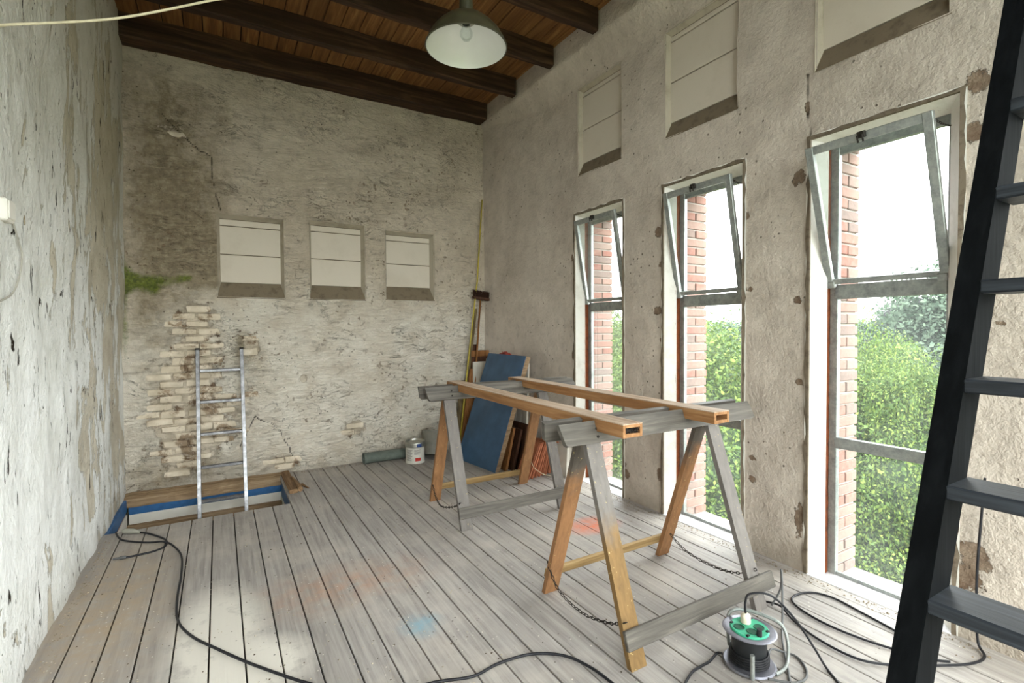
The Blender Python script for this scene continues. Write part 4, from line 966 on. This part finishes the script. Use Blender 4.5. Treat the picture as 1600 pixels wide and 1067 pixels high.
def crown_mesh(name, n, seed, leaf, mat):
    rs = np.random.RandomState(seed)
    npf = 110; d = rs.normal(size=(npf, 3)); d /= np.linalg.norm(d, axis=1)[:, None]
    pc = d*rs.uniform(.5, .84, (npf, 1)); pr = rs.uniform(.2, .36, npf)
    k = rs.randint(0, npf, n); v = rs.normal(size=(n, 3)); v /= np.linalg.norm(v, axis=1)[:, None]
    p = pc[k]+v*pr[k][:, None]*rs.uniform(.75, 1.08, (n, 1))
    o = np.linalg.norm(p, axis=1); sel = o > .42; p = p[sel]; v = v[sel]; n = len(p)
    nr = v*.6+rs.normal(size=(n, 3))*.6+np.array([0, 0, .4]); nr /= np.linalg.norm(nr, axis=1)[:, None]
    t = np.cross(nr, rs.normal(size=(n, 3))); t /= np.linalg.norm(t, axis=1)[:, None]; b = np.cross(nr, t)
    s_ = leaf*rs.uniform(.6, 1.3, (n, 1))
    q = np.stack([p-t*s_, p+b*s_*.55, p+t*s_, p-b*s_*.55], 1).reshape(-1, 3)
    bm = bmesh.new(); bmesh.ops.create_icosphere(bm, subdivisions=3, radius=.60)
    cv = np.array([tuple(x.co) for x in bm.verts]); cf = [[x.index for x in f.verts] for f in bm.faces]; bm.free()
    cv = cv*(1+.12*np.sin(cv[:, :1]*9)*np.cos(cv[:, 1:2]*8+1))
    me = bpy.data.meshes.new(name); nv = len(q)
    me.vertices.add(nv+len(cv)); me.vertices.foreach_set('co', np.concatenate([q, cv]).astype(np.float32).ravel())
    li = np.concatenate([np.arange(nv), np.array(cf).ravel()+nv]).astype(np.int32)
    me.loops.add(len(li)); me.loops.foreach_set('vertex_index', li)
    ls = np.concatenate([np.arange(0, nv, 4), nv+np.arange(len(cf))*3]).astype(np.int32)
    me.polygons.add(len(ls)); me.polygons.foreach_set('loop_start', ls)
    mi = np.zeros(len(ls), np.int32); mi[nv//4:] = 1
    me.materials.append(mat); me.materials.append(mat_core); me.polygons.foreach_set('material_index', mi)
    me.update(calc_edges=True); me.validate(); return me
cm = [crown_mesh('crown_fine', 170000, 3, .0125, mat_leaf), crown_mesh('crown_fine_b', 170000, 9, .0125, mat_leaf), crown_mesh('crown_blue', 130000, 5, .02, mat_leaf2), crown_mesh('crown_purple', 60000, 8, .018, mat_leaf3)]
trunk = None
def tree(az, D, top, r, k, label, sq=1.1, group='trees outside the windows'):
    global trunk
    x_, y_ = D*math.sin(math.radians(az)), D*math.cos(math.radians(az))
    t = thing('tree', label, 'tree', (x_, y_, GZ), group, random.uniform(0, 6))
    c = bpy.data.objects.new('crown', cm[k]); link(c, t); c.scale = (r, r, r*sq); c.location = (0, 0, top-r*sq*1.02-GZ); c['kind'] = 'stuff'
    if trunk is None:
        to = G().tube([(0, 0, 0), (.02, .0, .3), (-.01, .01, .7), (.0, .0, 1)], [.05, .036, .03, .012], 10).out('trunk', mat_bark, t, True); trunk = to.data
    else: to = bpy.data.objects.new('trunk', trunk); link(to, t)
    h = top-r*sq-GZ; to.scale = (h, h, h)
tree(42.5, 33, 3.4, 4.8, 0, 'bright green tree with open street below it, seen through the narrowest window')
tree(53.5, 16.5, 2.1, 4.6, 1, 'leafy bright green tree filling the lower middle window')
tree(65.8, 17.5, 1.75, 2.5, 0, 'yellow-green pointed tree at the left of the largest window', 1.9)
tree(70.6, 15.5, 1.15, 2.6, 1, 'bright green tree at the right of the largest window', 1.7)
tree(76, 17, .6, 3.8, 0, 'bright green tree mostly hidden by the ladder stringer')
tree(67.5, 21, .2, 4.4, 1, 'darker green tree filling the gap below the pointed tree')
tree(60, 21, .2, 4.8, 0, 'green tree standing lower, between the middle and largest windows')
tree(68.5, 12.5, -3.2, 3.2, 0, 'lowest green tree just below the largest window')
tree(47.5, 25, .3, 4.6, 1, 'lower green tree behind the middle window reveal')
tree(85, 18, 1.8, 4.8, 0, 'green tree beyond the added windows behind the ladder')
tree(98, 17, 1.5, 4.6, 1, 'green tree farthest to the right outside')
tree(75.0, 40, 5.3, 7.2, 2, 'large blue-green tree rising behind the bright trees', 1.0)
tree(68.9, 44, 3.9, 2.6, 3, 'dark purple-leaved tree beside the large blue-green tree', 1.0)
tree(55.5, 60, 2.0, 9, 2, 'distant blue-green tree seen in the middle window', .9)
for i, az in enumerate((36, 45, 54, 62, 64.8, 78, 90)):
    tree(az, 125+7*i, 3.2+(i % 2)*.8, 15, 2, 'hazy tree in the distant tree line on the horizon', .75, 'distant tree line')

# ------------------------------------------------------------------ finer pieces hang from their own part
def regroup(thing_name, part, subs):
    for o in list(COL.objects):
        if o.parent is None and o.name.split('.')[0] == thing_name:
            ps = [c for c in o.children if c.name.split('.')[0] == part]
            if not ps: continue
            for c in list(o.children):
                if c.name.split('.')[0] in subs: c.parent = ps[0]
regroup('pendant_lamp', 'shade', ('inner_enamel', 'rim')); regroup('pendant_lamp', 'lamp_holder', ('bulb',))
regroup('cable_reel', 'socket_plate', ('socket', 'clip', 'plug')); regroup('cable_reel', 'drum', ('wound_cable',))
regroup('paint_can', 'body', ('text_line', 'red_label')); regroup('paint_can', 'lid_band', ('tin_ring', 'blue_mark'))
regroup('broom', 'head', ('bristles',)); regroup('extension_lead', 'lead', ('socket_end', 'plug_end'))
regroup('blue_board', 'core', ('blue_face',)); regroup('terracotta_tile', 'slab', ('rim_ridge',))
regroup('junction_box', 'box_body', ('cover',)); regroup('bucket', 'bucket_body', ('dark_disc',)); regroup('aluminium_ladder', 'rail', ('end_cap',))
